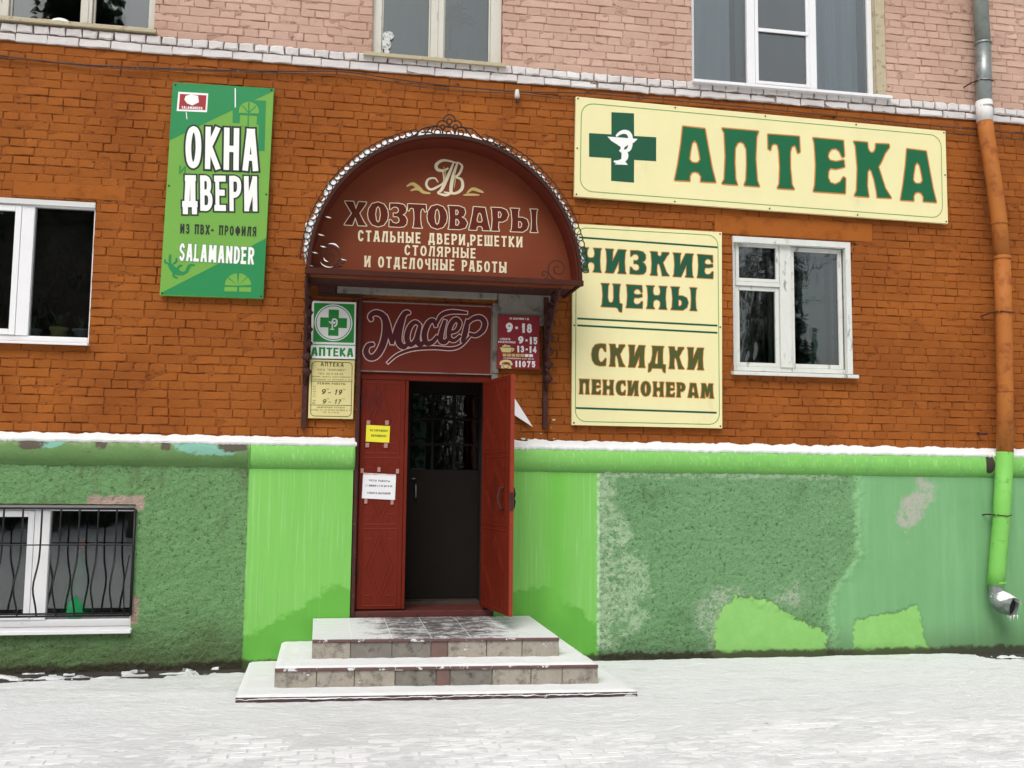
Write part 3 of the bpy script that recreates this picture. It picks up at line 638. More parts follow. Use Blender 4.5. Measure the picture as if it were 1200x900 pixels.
for k, (x, z, wd, h, m, proud) in enumerate(bricks):
    zz = z+wob(x, z)
    if k < 300:
        key = (round(wd/.004), m.name, rr.randrange(4))
        if key not in cache:
            mb = MB(); mb.add(*brick_geo(key[0]*.004, .0715, random.Random(hash(key[0])*7+key[2]), 0)); me = mb.mesh('brick'); me.materials.append(m); cache[key] = me
        o = link('brick', cache[key], parent=B); o.location = (x, -proud, zz)
    else:
        V, F_ = brick_geo(wd, h, rr, proud); far.setdefault(m.name, (MB(), m))[0].add([(vx+x, vy, vz+zz) for vx, vy, vz in V], F_)
for nm, (mb, m) in far.items(): mb.build('brick_courses', m, B, kind='stuff')
for x0, x1, z0, z1 in LZ: MB().box(x0, x1, .0015, .08, z0+.003, z1-.003).build('lintel', LINT, B, bevel=.006)

# plinth: one displaced sheet with rough-cast and smooth fields, and a rounded moulding above
def in_door(x): return -.76 < x < .50
Z_ML, Z_MH = 1.715, 1.935            # moulding underside / crown
def rough_mask(x, z):
    n1 = noise.fractal(Vector((x*5, z*5, 2)), .8, 2, 4)
    if x < -1.66+.012*n1: return 1.0
    if x < 1.47+.05*n1: return 0.0
    xr = 4.10-.28*sstep(1.0-z, 0, .5)+.10*n1
    if x < xr+.09:
        k_ = 1-sstep(x, xr-.05, xr+.09)
        e1 = 2.6 < x < 3.74 and z < .56-(x-2.85)*.38+.05*n1; e2 = False
        return 0.0 if (e1 or e2) else k_
    return 0.0
def plinth_y(x, z):
    if x < -1.5 or x > 1.2: rm = rough_mask(x, z)
    else: rm = 0.0
    y = -.062-.006*ns(x, z, .8)
    if rm: y -= rm*.005+rm*.011*noise.turbulence(Vector((x*22, .3, z*26)), 3, False)+.004*ns(x*1.3+z, z*1.6-x*.5, 30)
    else: y -= .0012*ns(x, z, 6, 3)
    return y
dx = .0165; xs = [XL+dx*i for i in range(int((XR-XL)/dx)+1)]; zs = [-.05+.0165*i for i in range(int((Z_ML+.07)/.0165)+1)]
V = []; F_ = []
for z in zs:
    for x in xs: V.append((x, plinth_y(x, z) if (-4.3 < x < 7.2) else -.066, z))
n = len(xs); bo = OP['B']
for j in range(len(zs)-1):
    for i in range(n-1):
        xc, zc = xs[i]+dx/2, zs[j]+.008
        if in_door(xc) and zc > .3: continue
        if bo[0]-.02 < xc < bo[1]+.005 and bo[2]-.02 < zc < bo[3]+.01: continue
        F_.append((j*n+i, j*n+i+1, (j+1)*n+i+1, (j+1)*n+i))
PA = [(2.60, -.1), (2.60, .36), (2.80, .585), (3.10, .52), (3.70, .24), (3.74, -.1)]
PB_ = [(3.95, -.1), (4.02, .33), (4.30, .40), (4.66, .46), (4.80, .05), (4.80, -.1)]
PC = [(4.46, 1.27), (4.58, 1.52), (4.75, 1.67), (4.90, 1.67), (4.87, 1.48), (4.72, 1.29), (4.57, 1.13)]
PD = [(2.40, .42), (2.56, .64), (2.90, .63), (2.72, .30), (2.55, .10)]
PE = [(3.22, .52), (3.40, .66), (3.56, .52), (3.40, .44)]
def plinth_mat():
    t = NT('plinth_stucco_paint')
    nb2 = t.noise(4.5, 8, .68, (1, 1, 1.2), off=21); nf = t.noise(7, 8, .7); nb = t.noise(2.2, 6, .65, off=4); nfine = t.noise(45, 5, .75, off=1); streak = t.noise(11, 5, .6, (1, 1, .06), off=6); st2 = t.noise(45, 3, .6, (1, 1, .03), off=2)
    roughL = t.mix(nb, (.18, .37, .145), (.25, .48, .20))
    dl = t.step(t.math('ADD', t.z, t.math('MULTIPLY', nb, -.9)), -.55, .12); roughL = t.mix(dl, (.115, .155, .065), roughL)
    roughL = t.mix(t.step(t.math('ADD', t.noise(5, 5, .7, (1, 1, .35), off=12), t.math('MULTIPLY', t.z, .1)), .64, .85, .55), roughL, (.13, .12, .06))
    roughR = t.mix(nb, (.19, .40, .17), (.27, .52, .25)); roughR = t.mix(t.step(t.noise(2.6, 6, .7, off=17), .54, .74, .55), roughR, (.085, .15, .06))
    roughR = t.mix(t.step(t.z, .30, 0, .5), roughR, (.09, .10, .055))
    rough = t.mix(t.step(t.x, 0, .1), roughL, roughR)
    rough = t.mix(t.step(t.noise(28, 6, .82), .53, .64, .85), rough, (.035, .08, .028)); rough = t.mix(t.step(nfine, .58, .72, .45), rough, (.36, .55, .32))
    bright = t.mix(streak, (.165, .47, .085), (.23, .56, .125)); bright = t.mix(t.step(st2, .5, .75, .5), bright, (.36, .62, .26))
    damp = t.math('SUBTRACT', t.math('ADD', t.math('MULTIPLY', t.step(t.math('ABSOLUTE', t.math('ADD', t.x, .02)), 1.75, .9), .38), t.math('MULTIPLY', nb, .55)), t.z)
    bright = t.mix(t.step(damp, -.02, .03, .8), bright, (.11, .38, .045))
    bright = t.mix(t.box(1.0, 1.16, .4, 2, .12, .2, nb), bright, (.16, .50, .07)) 
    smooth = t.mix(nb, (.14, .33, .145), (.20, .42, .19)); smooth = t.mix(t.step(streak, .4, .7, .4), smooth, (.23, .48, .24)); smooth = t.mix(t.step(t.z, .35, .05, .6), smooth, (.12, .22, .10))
    rgt = t.math('ADD', t.x, t.math('MULTIPLY', t.math('SUBTRACT', nf, .5), .3))
    ex = t.math('ADD', t.step(t.z, 1.0, .5, .28), rgt)
    c = t.mix(t.step(ex, 4.08, 4.11), rough, smooth)
    # bright repair patches and pale fringes of scraped paint
    scr = t.mix(t.step(t.noise(22, 7, .8, off=40), .42, .56), c, (.50, .62, .44))
    c = t.mix(t.math('MAXIMUM', t.poly(PD, .06, .5, nf), t.poly(PE, .05, .4, nf)), c, scr)
    brt = t.mix(nf, (.17, .44, .09), (.32, .60, .20)); brt = t.mix(t.step(t.math('ADD', t.z, t.math('MULTIPLY', nb2, .3)), .26, .14, .6), brt, (.16, .32, .10))
    c = t.mix(t.poly([(p[0], p[1]-.02) for p in PA], .012, .30, nf), t.mix(t.poly(PA, .02, .30, nf), c, (.07, .12, .05)), brt)
    c = t.mix(t.poly([(p[0], p[1]-.015) for p in PB_], .012, .22, nf), t.mix(t.poly(PB_, .02, .22, nf), c, (.09, .17, .07)), brt)
    fr = t.math('MAXIMUM', t.box(1.40, 1.62, .1, 1.75, .05, .35, nf), t.math('MAXIMUM', t.ell(1.66, .60, .3, .36, .4, 3, nb2), t.ell(1.60, 1.20, .2, .18, .4, 3, nb2)))
    fr = t.math('MAXIMUM', fr, t.box(1.45, 3.9, 1.66, 1.80, .02, .16, nf))
    c = t.mix(fr, c, t.mix(t.step(t.noise(20, 7, .8, off=41), .43, .53), c, (.48, .68, .42)))
    pk = t.math('MULTIPLY', t.poly(PC, .05, .45, nf), t.step(t.noise(13, 7, .8, off=50), .36, .52)); c = t.mix(t.math('MULTIPLY', pk, .85), c, t.mix(nfine, (.34, .32, .28), (.50, .46, .42)))
    lft = t.math('ADD', t.x, t.math('MULTIPLY', t.math('SUBTRACT', nf, .5), .035))
    c = t.mix(t.math('MULTIPLY', t.step(lft, -1.665, -1.655), t.step(t.math('ADD', t.x, t.math('MULTIPLY', t.math('SUBTRACT', nfine, .5), .05)), 1.475, 1.455)), c, bright)
    c = t.mix(t.box(-2.98, -2.52, 1.34, 1.46, .01, .12, nf), c, (.55, .42, .34)); c = t.mix(t.box(-2.60, -2.53, .38, .60, .01, .1, nf), c, (.5, .36, .28))
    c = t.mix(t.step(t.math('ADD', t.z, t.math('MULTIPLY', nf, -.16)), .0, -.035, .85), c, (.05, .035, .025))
    isr = t.math('SUBTRACT', 1.0, t.step(ex, 4.0, 4.1)); left = t.step(t.x, -1.64, -1.67); right = t.math('MULTIPLY', t.step(t.x, 1.47, 1.5), isr)
    right = t.math('MULTIPLY', right, t.math('SUBTRACT', 1.0, t.poly(PA, .02, .30, nf)))
    rm = t.math('MAXIMUM', left, right)
    nrm = t.bump(t.noise(30, 6, .8), .045, t.math('ADD', t.math('MULTIPLY', rm, .85), .06)); nrm = t.bump(t.voro(60), .009, t.math('ADD', t.math('MULTIPLY', rm, .7), .03), nrm)
    return t.out(c, .8, nrm, spec=.25)
PLM = plinth_mat()
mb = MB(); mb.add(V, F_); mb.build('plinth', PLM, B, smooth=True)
def moulding_mat():
    t = NT('moulding_paint'); nf = t.noise(9, 8, .7); nb = t.noise(2.6, 6, .65, off=2); ft = t.noise(60, 3, .6, (1, 1, .15)); nfine = t.noise(50, 5, .75)
    L_ = t.mix(nb, (.10, .20, .065), (.16, .29, .10)); L_ = t.mix(t.step(t.math('ADD', t.z, t.math('MULTIPLY', nf, .22)), 1.97, 2.02, .8), L_, (.26, .33, .15))
    L_ = t.mix(t.step(t.noise(6, 8, .8, (1, 1, 2), off=5), .58, .66, .8), L_, (.09, .08, .05))
    L_ = t.mix(t.math('MAXIMUM', t.ell(-1.98, 1.88, .27, .07, .3, 3, nf), t.ell(-3.3, 1.90, .14, .05, .3, 3, nf)), L_, (.20, .43, .33))
    for cx, wdt in ((-1.80, .12), (-2.88, .05), (-3.42, .1), (-3.86, .08), (-2.35, .04)): L_ = t.mix(t.ell(cx, 1.885, wdt, .045, .4, 3, nf), L_, (.10, .085, .06))
    R_ = t.mix(nb, (.16, .45, .09), (.23, .54, .13)); R_ = t.mix(t.step(ft, .5, .75, .45), R_, (.42, .70, .28)); 
    R2 = t.mix(t.step(nf, .45, .7, .6), R_, (.13, .34, .12)); R_ = t.mix(t.step(t.math('ADD', t.x, nb), 2.4, 3.6, .6), R_, R2)
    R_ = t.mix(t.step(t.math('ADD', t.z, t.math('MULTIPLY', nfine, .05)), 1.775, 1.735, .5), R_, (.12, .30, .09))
    c = t.mix(t.step(t.math('ADD', t.x, t.math('MULTIPLY', nf, .05)), -1.645, -1.635), L_, R_)
    c = t.mix(t.ell(5.47, 1.83, .05, .09, .2, .5, nf), c, (.05, .04, .03))
    nrm = t.bump(t.noise(30, 6, .75), .012, t.math('ADD', .2, t.step(t.x, -1.6, -1.7, .6)))
    return t.out(c, .75, nrm, spec=.25)
MLM = moulding_mat()
prof = [(.0, Z_ML-.02), (-.062, Z_ML-.015), (-.078, Z_ML+.004), (-.103, Z_ML+.03), (-.122, Z_ML+.068), (-.128, Z_ML+.11), (-.122, Z_ML+.15), (-.105, Z_MH-.03), (-.08, Z_MH), (.0, Z_MH+.03)]
def sweep(prof, x0, x1, m, name, jit=.0, step=.03, parent=None, **k):
    n = max(2, int((x1-x0)/step)); mb = MB(); P = len(prof); V = []
    for i in range(n+1):
        x = x0+(x1-x0)*i/n
        for j, (y, z) in enumerate(prof): V.append((x, y+jit*ns(x, z*4, 7), z+jit*ns(x, y+5, 9, 4)))
    F_ = [(i*P+j, (i+1)*P+j, (i+1)*P+j+1, i*P+j+1) for i in range(n) for j in range(P-1)] + [tuple(range(P)), tuple(n*P+j for j in range(P-1, -1, -1))]
    mb.add(V, F_); return mb.build(name, m, parent, smooth=True, **k)
sweep(prof, XL, -1.652, MLM, 'moulding', .008, parent=B); sweep(prof, -1.648, -.752, MLM, 'moulding', .0015, parent=B); sweep(prof, .502, XR, MLM, 'moulding', .003, parent=B)
def ledge_snow(x0, x1, thick, ragged):
    n = int((x1-x0)/.018); V = []; K = 9
    for i in range(n+1):
        x = x0+(x1-x0)*i/n; f = noise.fractal(Vector((x*6, 0, 3)), .7, 2, 5); t = thick*(1+.45*f)*(1 if 0 < i < n else .3)
        fr = -.108+.006*f; dz = Z_MH-.012-ragged*abs(noise.fractal(Vector((x*18, 2, 3)), .6, 2, 4))
        pts = [(fr+.004, dz-.014), (fr-.008, dz), (fr-.008, dz+.018), (fr+.004, dz+.5*t+.01), (fr+.025, Z_MH-.008+.75*t), (fr+.055, Z_MH+.0+.95*t), (-.03, Z_MH+.015+t), (-.008, Z_MH+.018+t*1.04+.006*ns(x, 0, 20)), (.004, Z_MH+.02+t)]
        V += [(x, a, b) for a, b in pts]
    F_ = [(i*K+j, (i+1)*K+j, (i+1)*K+j+1, i*K+j+1) for i in range(n) for j in range(K-1)]
    mb = MB(); mb.add(V, F_); return mb.build('ledge_snow', SNOW, smooth=True, kind='structure')
ledge_snow(XL, -.74, .030, .020); ledge_snow(.56, XR, .040, .026)

# ------------------------------------------------------------------ windows (parts of the building)
def frame_ring(mb, x0, x1, z0, z1, wl, wr, wb, wt, y0, y1):
    mb.box(x0, x0+wl, y0, y1, z0, z1); mb.box(x1-wr, x1, y0, y1, z0, z1)
    mb.box(x0+wl, x1-wr, y0, y1, z0, z0+wb); mb.box(x0+wl, x1-wr, y0, y1, z1-wt, z1)
def pane(x0, x1, z0, z1, y, par, m=GLASS): return MB().box(x0-.004, x1+.004, y, y+.005, z0-.004, z1+.004).build('pane', m, par)
def sash(x0, x1, z0, z1, y, m, par, wd=.045, gl=GLASS, dy=.035):
    mb = MB(); frame_ring(mb, x0, x1, z0, z1, wd, wd, wd, wd, y, y+dy); o = mb.build('sash', m, par, bevel=.004)
    pane(x0+wd, x1-wd, z0+wd, z1-wd, y+.02, par, gl)
def window(op, m, wl, wr, wb, wt, y, lab=None):
    mb = MB(); frame_ring(mb, *op, wl, wr, wb, wt, y, y+.07)
    o = mb.build('window', m, B, bevel=.004)
    if lab: o['label'] = lab
    return o
def room(op, d=2.4, m=ROOM):
    x0, x1, z0, z1 = op; x0 -= .5; x1 += .5; zf = z0-.5; zc = z1+.4; t = .05
    if op is OP['U2'] or op is OP['U3'] or op is OP['U1']: zf = z0-.05
    mb = MB(); mb.box(x0, x1, d, d+t, zf, zc); mb.box(x0, x0+t, .43, d, zf, zc); mb.box(x1-t, x1, .43, d, zf, zc); mb.box(x0+t, x1-t, .43, d, zf, zf+t); mb.box(x0+t, x1-t, .43, d, zc-t, zc)
    mb.build('room_wall', m, B)
for k in OP:
    if k != 'D': room(OP[k])
def sill(x0, x1, z, y0, y1, th, m, par, name='sill'): return MB().hexa([(x0,y0,z-th-.012),(x1,y0,z-th-.012),(x1,y1,z-th),(x0,y1,z-th)], [(x0,y0,z-.012),(x1,y0,z-.012),(x1,y1,z),(x0,y1,z)]).build(name, m, par, bevel=.004)
def curtain(x0, x1, z0, z1, y, m, fold, amp, lab, group=None, name='curtain'):
    n = int((x1-x0)/.012); V = []
    for i in range(n+1):
        x = x0+(x1-x0)*i/n; yy = y+amp*math.sin(x*fold)+amp*.6*math.sin(x*fold*2.3+1)
        V += [(x, yy, z0), (x, yy+.01, (z0+z1)/2), (x, y+(yy-y)*.7, z1)]
    F_ = [(i*3+j, i*3+3+j, i*3+4+j, i*3+1+j) for i in range(n) for j in (0, 1)]
    mb = MB(); mb.add(V, F_); o = mb.build(name, m, smooth=True, label=lab, cat='curtain')
    if group: o['group'] = group
    return o
# U1 upper left, timber
o = window(OP['U1'], WOOD, .05, .05, .05, .05, .10, 'white timber window above the green billboard'); x0, x1, z0, z1 = OP['U1']
a1 = W(96, 20, .1)[0]; a2 = W(108, 20, .1)[0]; p0 = W(-1, 20, .1)[0]; p1 = W(10, 20, .1)[0]
MB().box(a1, a2, .085, .165, z0+.05, z1-.05).box(p0, p1, .085, .165, z0+.05, z1-.05).build('mullion', WOOD, o, bevel=.004)
MB().box(a1+.035, a1+.055, .078, .085, z0+.05, z1-.05).build('cover_strip', WOOD, o)
for a, b in ((a2, x1-.05), (p1, a1), (x0+.05, p0)): sash(a+.002, b-.002, z0+.052, z1-.052, .12, WOOD, o, .018, GLASSD)
sill(x0-.02, x1+.03, z0, -.06, .12, .035, WOODY, o)
# U2 upper middle, timber
o = window(OP['U2'], WOOD, .085, .105, .05, .05, .045, 'white timber window above the arched canopy'); x0, x1, z0, z1 = OP['U2']
a1, a2 = W(505, 20, .05)[0], W(520, 20, .05)[0]
MB().box(a1, a2, .03, .11, z0+.05, z1-.05).box(a1+.04, a1+.065, .02, .03, z0+.05, z1-.05).build('mullion', WOOD, o, bevel=.004)
for a, b in ((x0+.085, a1), (a2, x1-.105)): sash(a+.002, b-.002, z0+.052, z1-.052, .065, WOOD, o, .014, GLASSD)
sill(x0-.08, x1+.03, z0+.02, -.075, .05, .035, WOODY, o)
# U3 upper right, plastic
o3 = (2.44, 4.42, 5.56, 7.2); o = window(o3, PVC, .045, .05, .05, .05, .07, 'white plastic three-light window above the long pharmacy sign'); x0, x1, z0, z1 = o3
X = lambda p, zz=40, y=.07: W(p, zz, y)[0]
MB().box(X(875), X(884), .06, .14, z0+.05, z1-.05).box(X(948), X(956), .06, .14, z0+.05, z1-.05).build('mullion', PVC, o, bevel=.004)
sash(X(884)+.002, X(948)-.002, z0+.052, z1-.052, .055, PVC, o, .035)
zt = W(915, 37, .05)[1]; MB().box(X(887), X(946), .045, .06, zt-.018, zt+.018).build('glazing_bar', PVC, o, bevel=.003)
MB().box(X(887), X(946), .10, .102, z0+.09, z1-.09).build('insect_screen', NET, o)
pane(x0+.045, X(875), z0+.05, z1-.05, .1, o); pane(X(956), x1-.05, z0+.05, z1-.05, .1, o)
MB().box(x1+.001, x1+.105, .003, .15, z0, z1).build('render_strip', WOODY, o)
sill(x0-.02, x1+.12, z0, -.085, .07, .03, PVC, o)
# M, right of the discount sign
o = window(OP['M'], WOODM, .05, .04, .05, .05, .055, 'small white timber window beside the discount sign'); x0, x1, z0, z1 = OP['M']
mb = MB(); frame_ring(mb, x0+.0, x1, z0, z1, .006, .055, .006, .06, -.004, .054); mb.build('reveal_board', WOODM, o, bevel=.003)
q0, q1 = W(914, 350, .05)[0], W(927, 350, .05)[0]; zt = W(890, 332, .05)[1]
MB().box(q0, q1, .04, .12, z0+.05, z1-.05).build('mullion', WOODM, o, bevel=.004)
MB().box(x0+.05, q0, .045, .12, zt-.03, zt+.01).build('transom', WOODM, o, bevel=.004)
sash(x0+.052, q0-.002, zt+.012, z1-.052, .05, WOODM, o, .034, GLASSD); sash(x0+.052, q0-.002, z0+.052, zt-.032, .065, WOODM, o, .04, GLASSD)
sash(q1+.002, x1-.062, z0+.052, z1-.062, .065, WOODM, o, .042, GLASSD)
sash(x0+.08, q0-.02, z0+.08, z1-.08, .19, WOODM, o, .035, GLASSD); sash(q1+.02, x1-.09, z0+.08, z1-.08, .19, WOODM, o, .035, GLASSD)
sill(x0-.03, x1+.025, z0+.0, -.07, .06, .035, WOODM, o)
# L, far left
o = window(OP['L'], PVC, .05, .012, .05, .055, .03, 'white plastic window at the left edge, orange wall'); x0, x1, z0, z1 = OP['L']
m0, m1 = W(22, 320, .03)[0], W(37, 320, .03)[0]
MB().box(m0, m1, .02, .10, z0+.05, z1-.055).build('mullion', PVC, o, bevel=.004)
sash(x0+.052, m0-.002, z0+.052, z1-.057, .015, PVC, o, .05); pane(m1, x1-.012, z0+.05, z1-.055, .06, o)
MB().box(x0, x1, -.004, .03, z1-.045, z1).build('flashing', EDGE, o)
sill(x0-.02, x1+.012, z0+.0, -.075, .03, .02, PVC, o)
# B, basement
o = window(OP['B'], PVC, .06, .02, .06, .05, .02, 'white plastic basement window behind black bars'); x0, x1, z0, z1 = OP['B']
m0, m1 = W(39, 650, .02)[0], W(57, 650, .02)[0]
MB().box(m0, m1, .01, .09, z0+.06, z1-.05).build('mullion', PVC, o, bevel=.004)
sash(x0+.062, m0-.002, z0+.062, z1-.052, .005, PVC, o, .05); pane(m1, x1-.02, z0+.06, z1-.05, .05, o)
MB().box(x1, x1+.016, -.055, .09, z0, z1).build('reveal_board', WOODM, o)
sill(x0-.02, x1+.02, z0+.0, -.13, .02, .03, PVC, o)

# curtains and things behind the glass
curtain(-.60, -.09, 5.6, 6.95, .22, CURT, 26, .02, 'blue-grey net curtain in left half of window above canopy')
curtain(-.02, .42, 5.6, 6.95, .25, CURT, 30, .02, 'blue-grey net curtain in right half of window above canopy, behind palm')
curtain(2.50, 2.92, 5.62, 7.1, .2, CURT, 20, .012, 'pale blue-grey curtain in left light of upper right window')
curtain(3.02, 3.42, 5.62, 7.1, .28, CURTG, 30, .02, 'dim curtain behind the insect screen in middle light of upper right window')
curtain(3.54, 4.34, 5.62, 7.1, .22, CURT, 28, .028, 'pale folded curtain in right light of upper right window')
curtain(2.98, 3.26, 2.76, 3.9, .34, CURT, 40, .02, 'grey curtain behind left lower pane of small timber window')
curtain(3.70, 3.98, 2.76, 3.9, .36, CURT, 45, .02, 'grey curtain at right side of small timber window')
def pot(x, y, z, s, m, lab, plant=True):
    p = empty('flowerpot', (x, y, z), label=lab, cat='flowerpot', group='flowerpots on the left window sill')
    mb = MB(); mb.lathe([(.0, 0), (.045, 0), (.06, .075), (.068, .08), (.068, .10), (.056, .10), (.054, .085), (0, .085)], (x, y, z), 18); mb.v = [(x+(a-x)*s, y+(b-y)*s, z+(c-z)*s) for a, b, c in mb.v]
    mb.build('pot', m, p, smooth=True)
    lf = MB(); r = random.Random(int(x*100))
    for k in range(26):
        a = r.uniform(0, 6.3); L = r.uniform(.05, .16); bx, by, bz = x, y, z+.085*s; tx, ty, tz = x+math.cos(a)*L*.7, y+math.sin(a)*L*.7, bz+L
        px_, py_ = -math.sin(a)*.012, math.cos(a)*.012
        mx_, my_, mz_ = (bx+tx)/2, (by+ty)/2, (bz+tz)/2+.03
        lf.add([(bx, by, bz), (mx_+px_, my_+py_, mz_), (tx, ty, tz), (mx_-px_, my_-py_, mz_)], [(0, 1, 2, 3)])
    lf.build('foliage', LEAF, p)
MB().box(-4.45, -3.05, .10, .42, 2.745, 2.80).build('inner_sill', WOODM, B)
for px_, s_, m_, lb in ((69, 1.15, POTY, 'ochre flowerpot, middle of three on left window sill'), (40, .95, POTG, 'small grey flowerpot beside the mullion, left window'), (95, 1.05, POTG, 'grey flowerpot at right end of left window sill')):
    pot(W(px_, 385, .2)[0], .2, 2.80, s_, m_, lb)
# palm-like plant in U2
pp = empty('potted_palm', (.1, .17, 5.6), label='dark palm-like houseplant behind right pane of window above canopy', cat='houseplant')
lf = MB(); r = random.Random(5)
for k in range(15):
    a = PI*(k/14); L = r.uniform(.22, .3); cx, cz = .06, 6.02
    e = (cx+math.cos(a)*L, .17+r.uniform(-.03, .03), cz+math.sin(a)*L*.75-.03); m_ = (cx+math.cos(a)*L*.55, .17, cz+math.sin(a)*L*.6+.01)
    nx, nz = -math.sin(a)*.016, math.cos(a)*.016
    lf.add([(cx, .17, cz), (m_[0]+nx, .17, m_[2]+nz), e, (m_[0]-nx, .175, m_[2]-nz)], [(0, 1, 2, 3)])
lf.build('frond', LEAF, pp, kind='stuff'); MB().tube([(.06, .17, 5.62), (.055, .17, 5.8), (.06, .17, 6.03)], .014, 6).build('stem', BARK, pp); MB().lathe([(0, 0), (.06, 0), (.08, .1), (.07, .1), (0, .09)], (.06, .17, 5.6)).build('pot', POTG, pp)
# paper snowman-like cut-out taped to the glass
poly = [W(453+8*math.cos(t)*(1 if math.sin(t) < .3 else .6), 48+15*math.sin(-t), .06) for t in [2*PI*i/14 for i in range(14)]]
pc = H((160, 110), 400, 0, 3, 0, .06)
mb = MB(); 
for cx_, cy_, rx_, ry_ in ((165, 125, 20, 16), (158, 155, 17, 20), (160, 180, 10, 8)): 
    mb.plate([H((cx_+rx_*math.cos(t), cy_-ry_*math.sin(t)), 400, 0, 3, 0, .058) for t in [2*PI*i/12 for i in range(12)]], .060-.0008*cy_/100, .0625)
mb.build('paper_cutout', simple('white_tissue', (.6, .62, .6), .8, .2, 30, (.2, .22, .22), .5, .6, 40), label='small white paper cutout stuck low on left pane above canopy', cat='decoration')
# green bottle in the basement window
bx = W(93, 680, .16)[0]
bt = empty('glass_bottle', (bx, .16, .42), label='tall green glass bottle with orange collar behind basement bars', cat='bottle')
MB().lathe([(0, 0), (.12, 0), (.13, .04), (.125, .12), (.10, .22), (.075, .32), (.05, .42), (.03, .52), (.028, .60), (0, .60)], (bx, .16, .42), 20).build('bottle_body', BOTTLE, bt, smooth=True)
mb = MB(); mb.lathe([(.05, .33), (.056, .34), (.056, .37), (.045, .38)], (bx, .16, .42), 20); mb.lathe([(.028, .56), (.036, .57), (.034, .66), (0, .67)], (bx, .16, .42), 16)
mb.build('collar', simple('orange_ring', (.45, .08, .03), .5), bt, smooth=True)
MB().box(-3.95, -2.59, .10, .42, .385, .418).build('inner_sill', WOODM, B)
# snow lump on U1 sill
sn = MB(); c0 = W(70, 38, -.02); sn.lathe([(0, .026), (.035, .024), (.065, .012), (.08, -.01)], (c0[0], -.02, OP['U1'][2]+.0), 12); sn.v = [(c0[0]+(x-c0[0])*1.0, y*.5-.01, z) for x, y, z in sn.v]
sn.build('sill_snow', SNOW, smooth=True, kind='structure')

# window grille
G_ = empty('window_grille', (W(157, 590, -.1)[0], -.1, .36), label='black bellied iron window bars over the basement window', cat='window bars')
gx1 = W(156, 650, -.09)[0]; gx0 = -3.98; gz1 = W(80, 596, -.09)[1]; gz0 = W(80, 722, -.09)[1]
mb = MB(); mb.tube([(gx0, -.09, gz1), (gx1, -.09, gz1)], .010, 6).tube([(gx0, -.09, gz0+.02), (gx1, -.09, gz0+.02)], .009, 6).tube([(gx0, -.09, gz0), (gx1, -.09, gz0)], .010, 6).tube([(gx1, -.09, gz0), (gx1, -.09, gz1)], .012, 6).tube([(gx0, -.09, gz0), (gx0, -.09, gz1)], .012, 6)
mb.build('frame', BLACK, G_, smooth=True)
zr = gz0+(gz1-gz0)*.66; MB().tube([(gx0, -.098, zr), (gx1, -.098, zr)], .006, 6).build('cross_rail', BLACK, G_)
bar = None; x = gx1-.145; k = 0
while x > gx0+.05:
    if bar is None:
        pts = []
        for i in range(19):
            t = i/18; zz = gz1-(gz1-gz0)*t; bel = math.exp(-((t-.72)/.17)**2)*.15; pts.append((x, -.09-bel, zz))
        bar = MB().tube(pts, .0078, 6).build('bar', BLACK, G_, smooth=True)
    else:
        o = bar.copy(); C.objects.link(o); o.parent = G_; o.location = (bar.location.x-.148*k, bar.location.y, bar.location.z)
    x -= .148; k += 1
MB().tube([(gx1-.05, -.09, gz0), (gx1-.06, -.12, gz0+.25), (gx1-.03, -.09, gz0+.5)], .006, 5).build('brace', BLACK, G_)

# ------------------------------------------------------------------ doorway
x0, x1, z0, z1 = OP['D']
MB().box(x0-.02, x0+.012, -.065, .1, z0, z1+.02).build('conduit_jamb', RUST, B, bevel=.004)
MB().box(x0+.012, x1, -.0, .06, 2.515, 2.575).box(x1-.045, x1, -.0, .06, z0+.04, 2.515).box(x0+.012, x0+.022, -.0, .06, z0+.04, 2.515).build('door_frame', REDP, B, bevel=.004)
MB().box(x1, x1+.06, -.045, .03, 2.60, 3.25).box(x1-.0, x1+.06, -.03, .03, 2.0, 2.60).build('door_pilaster', CONC, B, bevel=.006)
MB().box(x0+.0, x1+.3, -.05, .4, z0-.04, z0+.045).build('threshold', simple('scuffed_maroon_threshold', (.10, .025, .02), .6, .3, 8, (.03, .02, .02), .5, .7, 9), B, bevel=.006)
lx0, lz = W(376, 340, -.04); lx1, _ = W(640, 340, -.04)
MB().box(W(395, 340, -.04)[0], W(583, 340, -.04)[0], -.045, .02, 3.285, 3.40).build('concrete_lintel', CONC, B, bevel=.008)
MB().box(lx0-.02, W(394, 340, -.04)[0], -.03, .02, 3.285, 3.40).build('brown_lintel_end', RUST, B, bevel=.008)
MB().box(W(584, 340, -.04)[0], lx1+.05, -.035, .02, 3.06, 3.40).build('cracked_plaster_patch', CONC, B, bevel=.008)
MB().box(lx0-.02, x0-.02, -.02, .02, 3.255, 3.28).build('ledge_board', RUST, B)
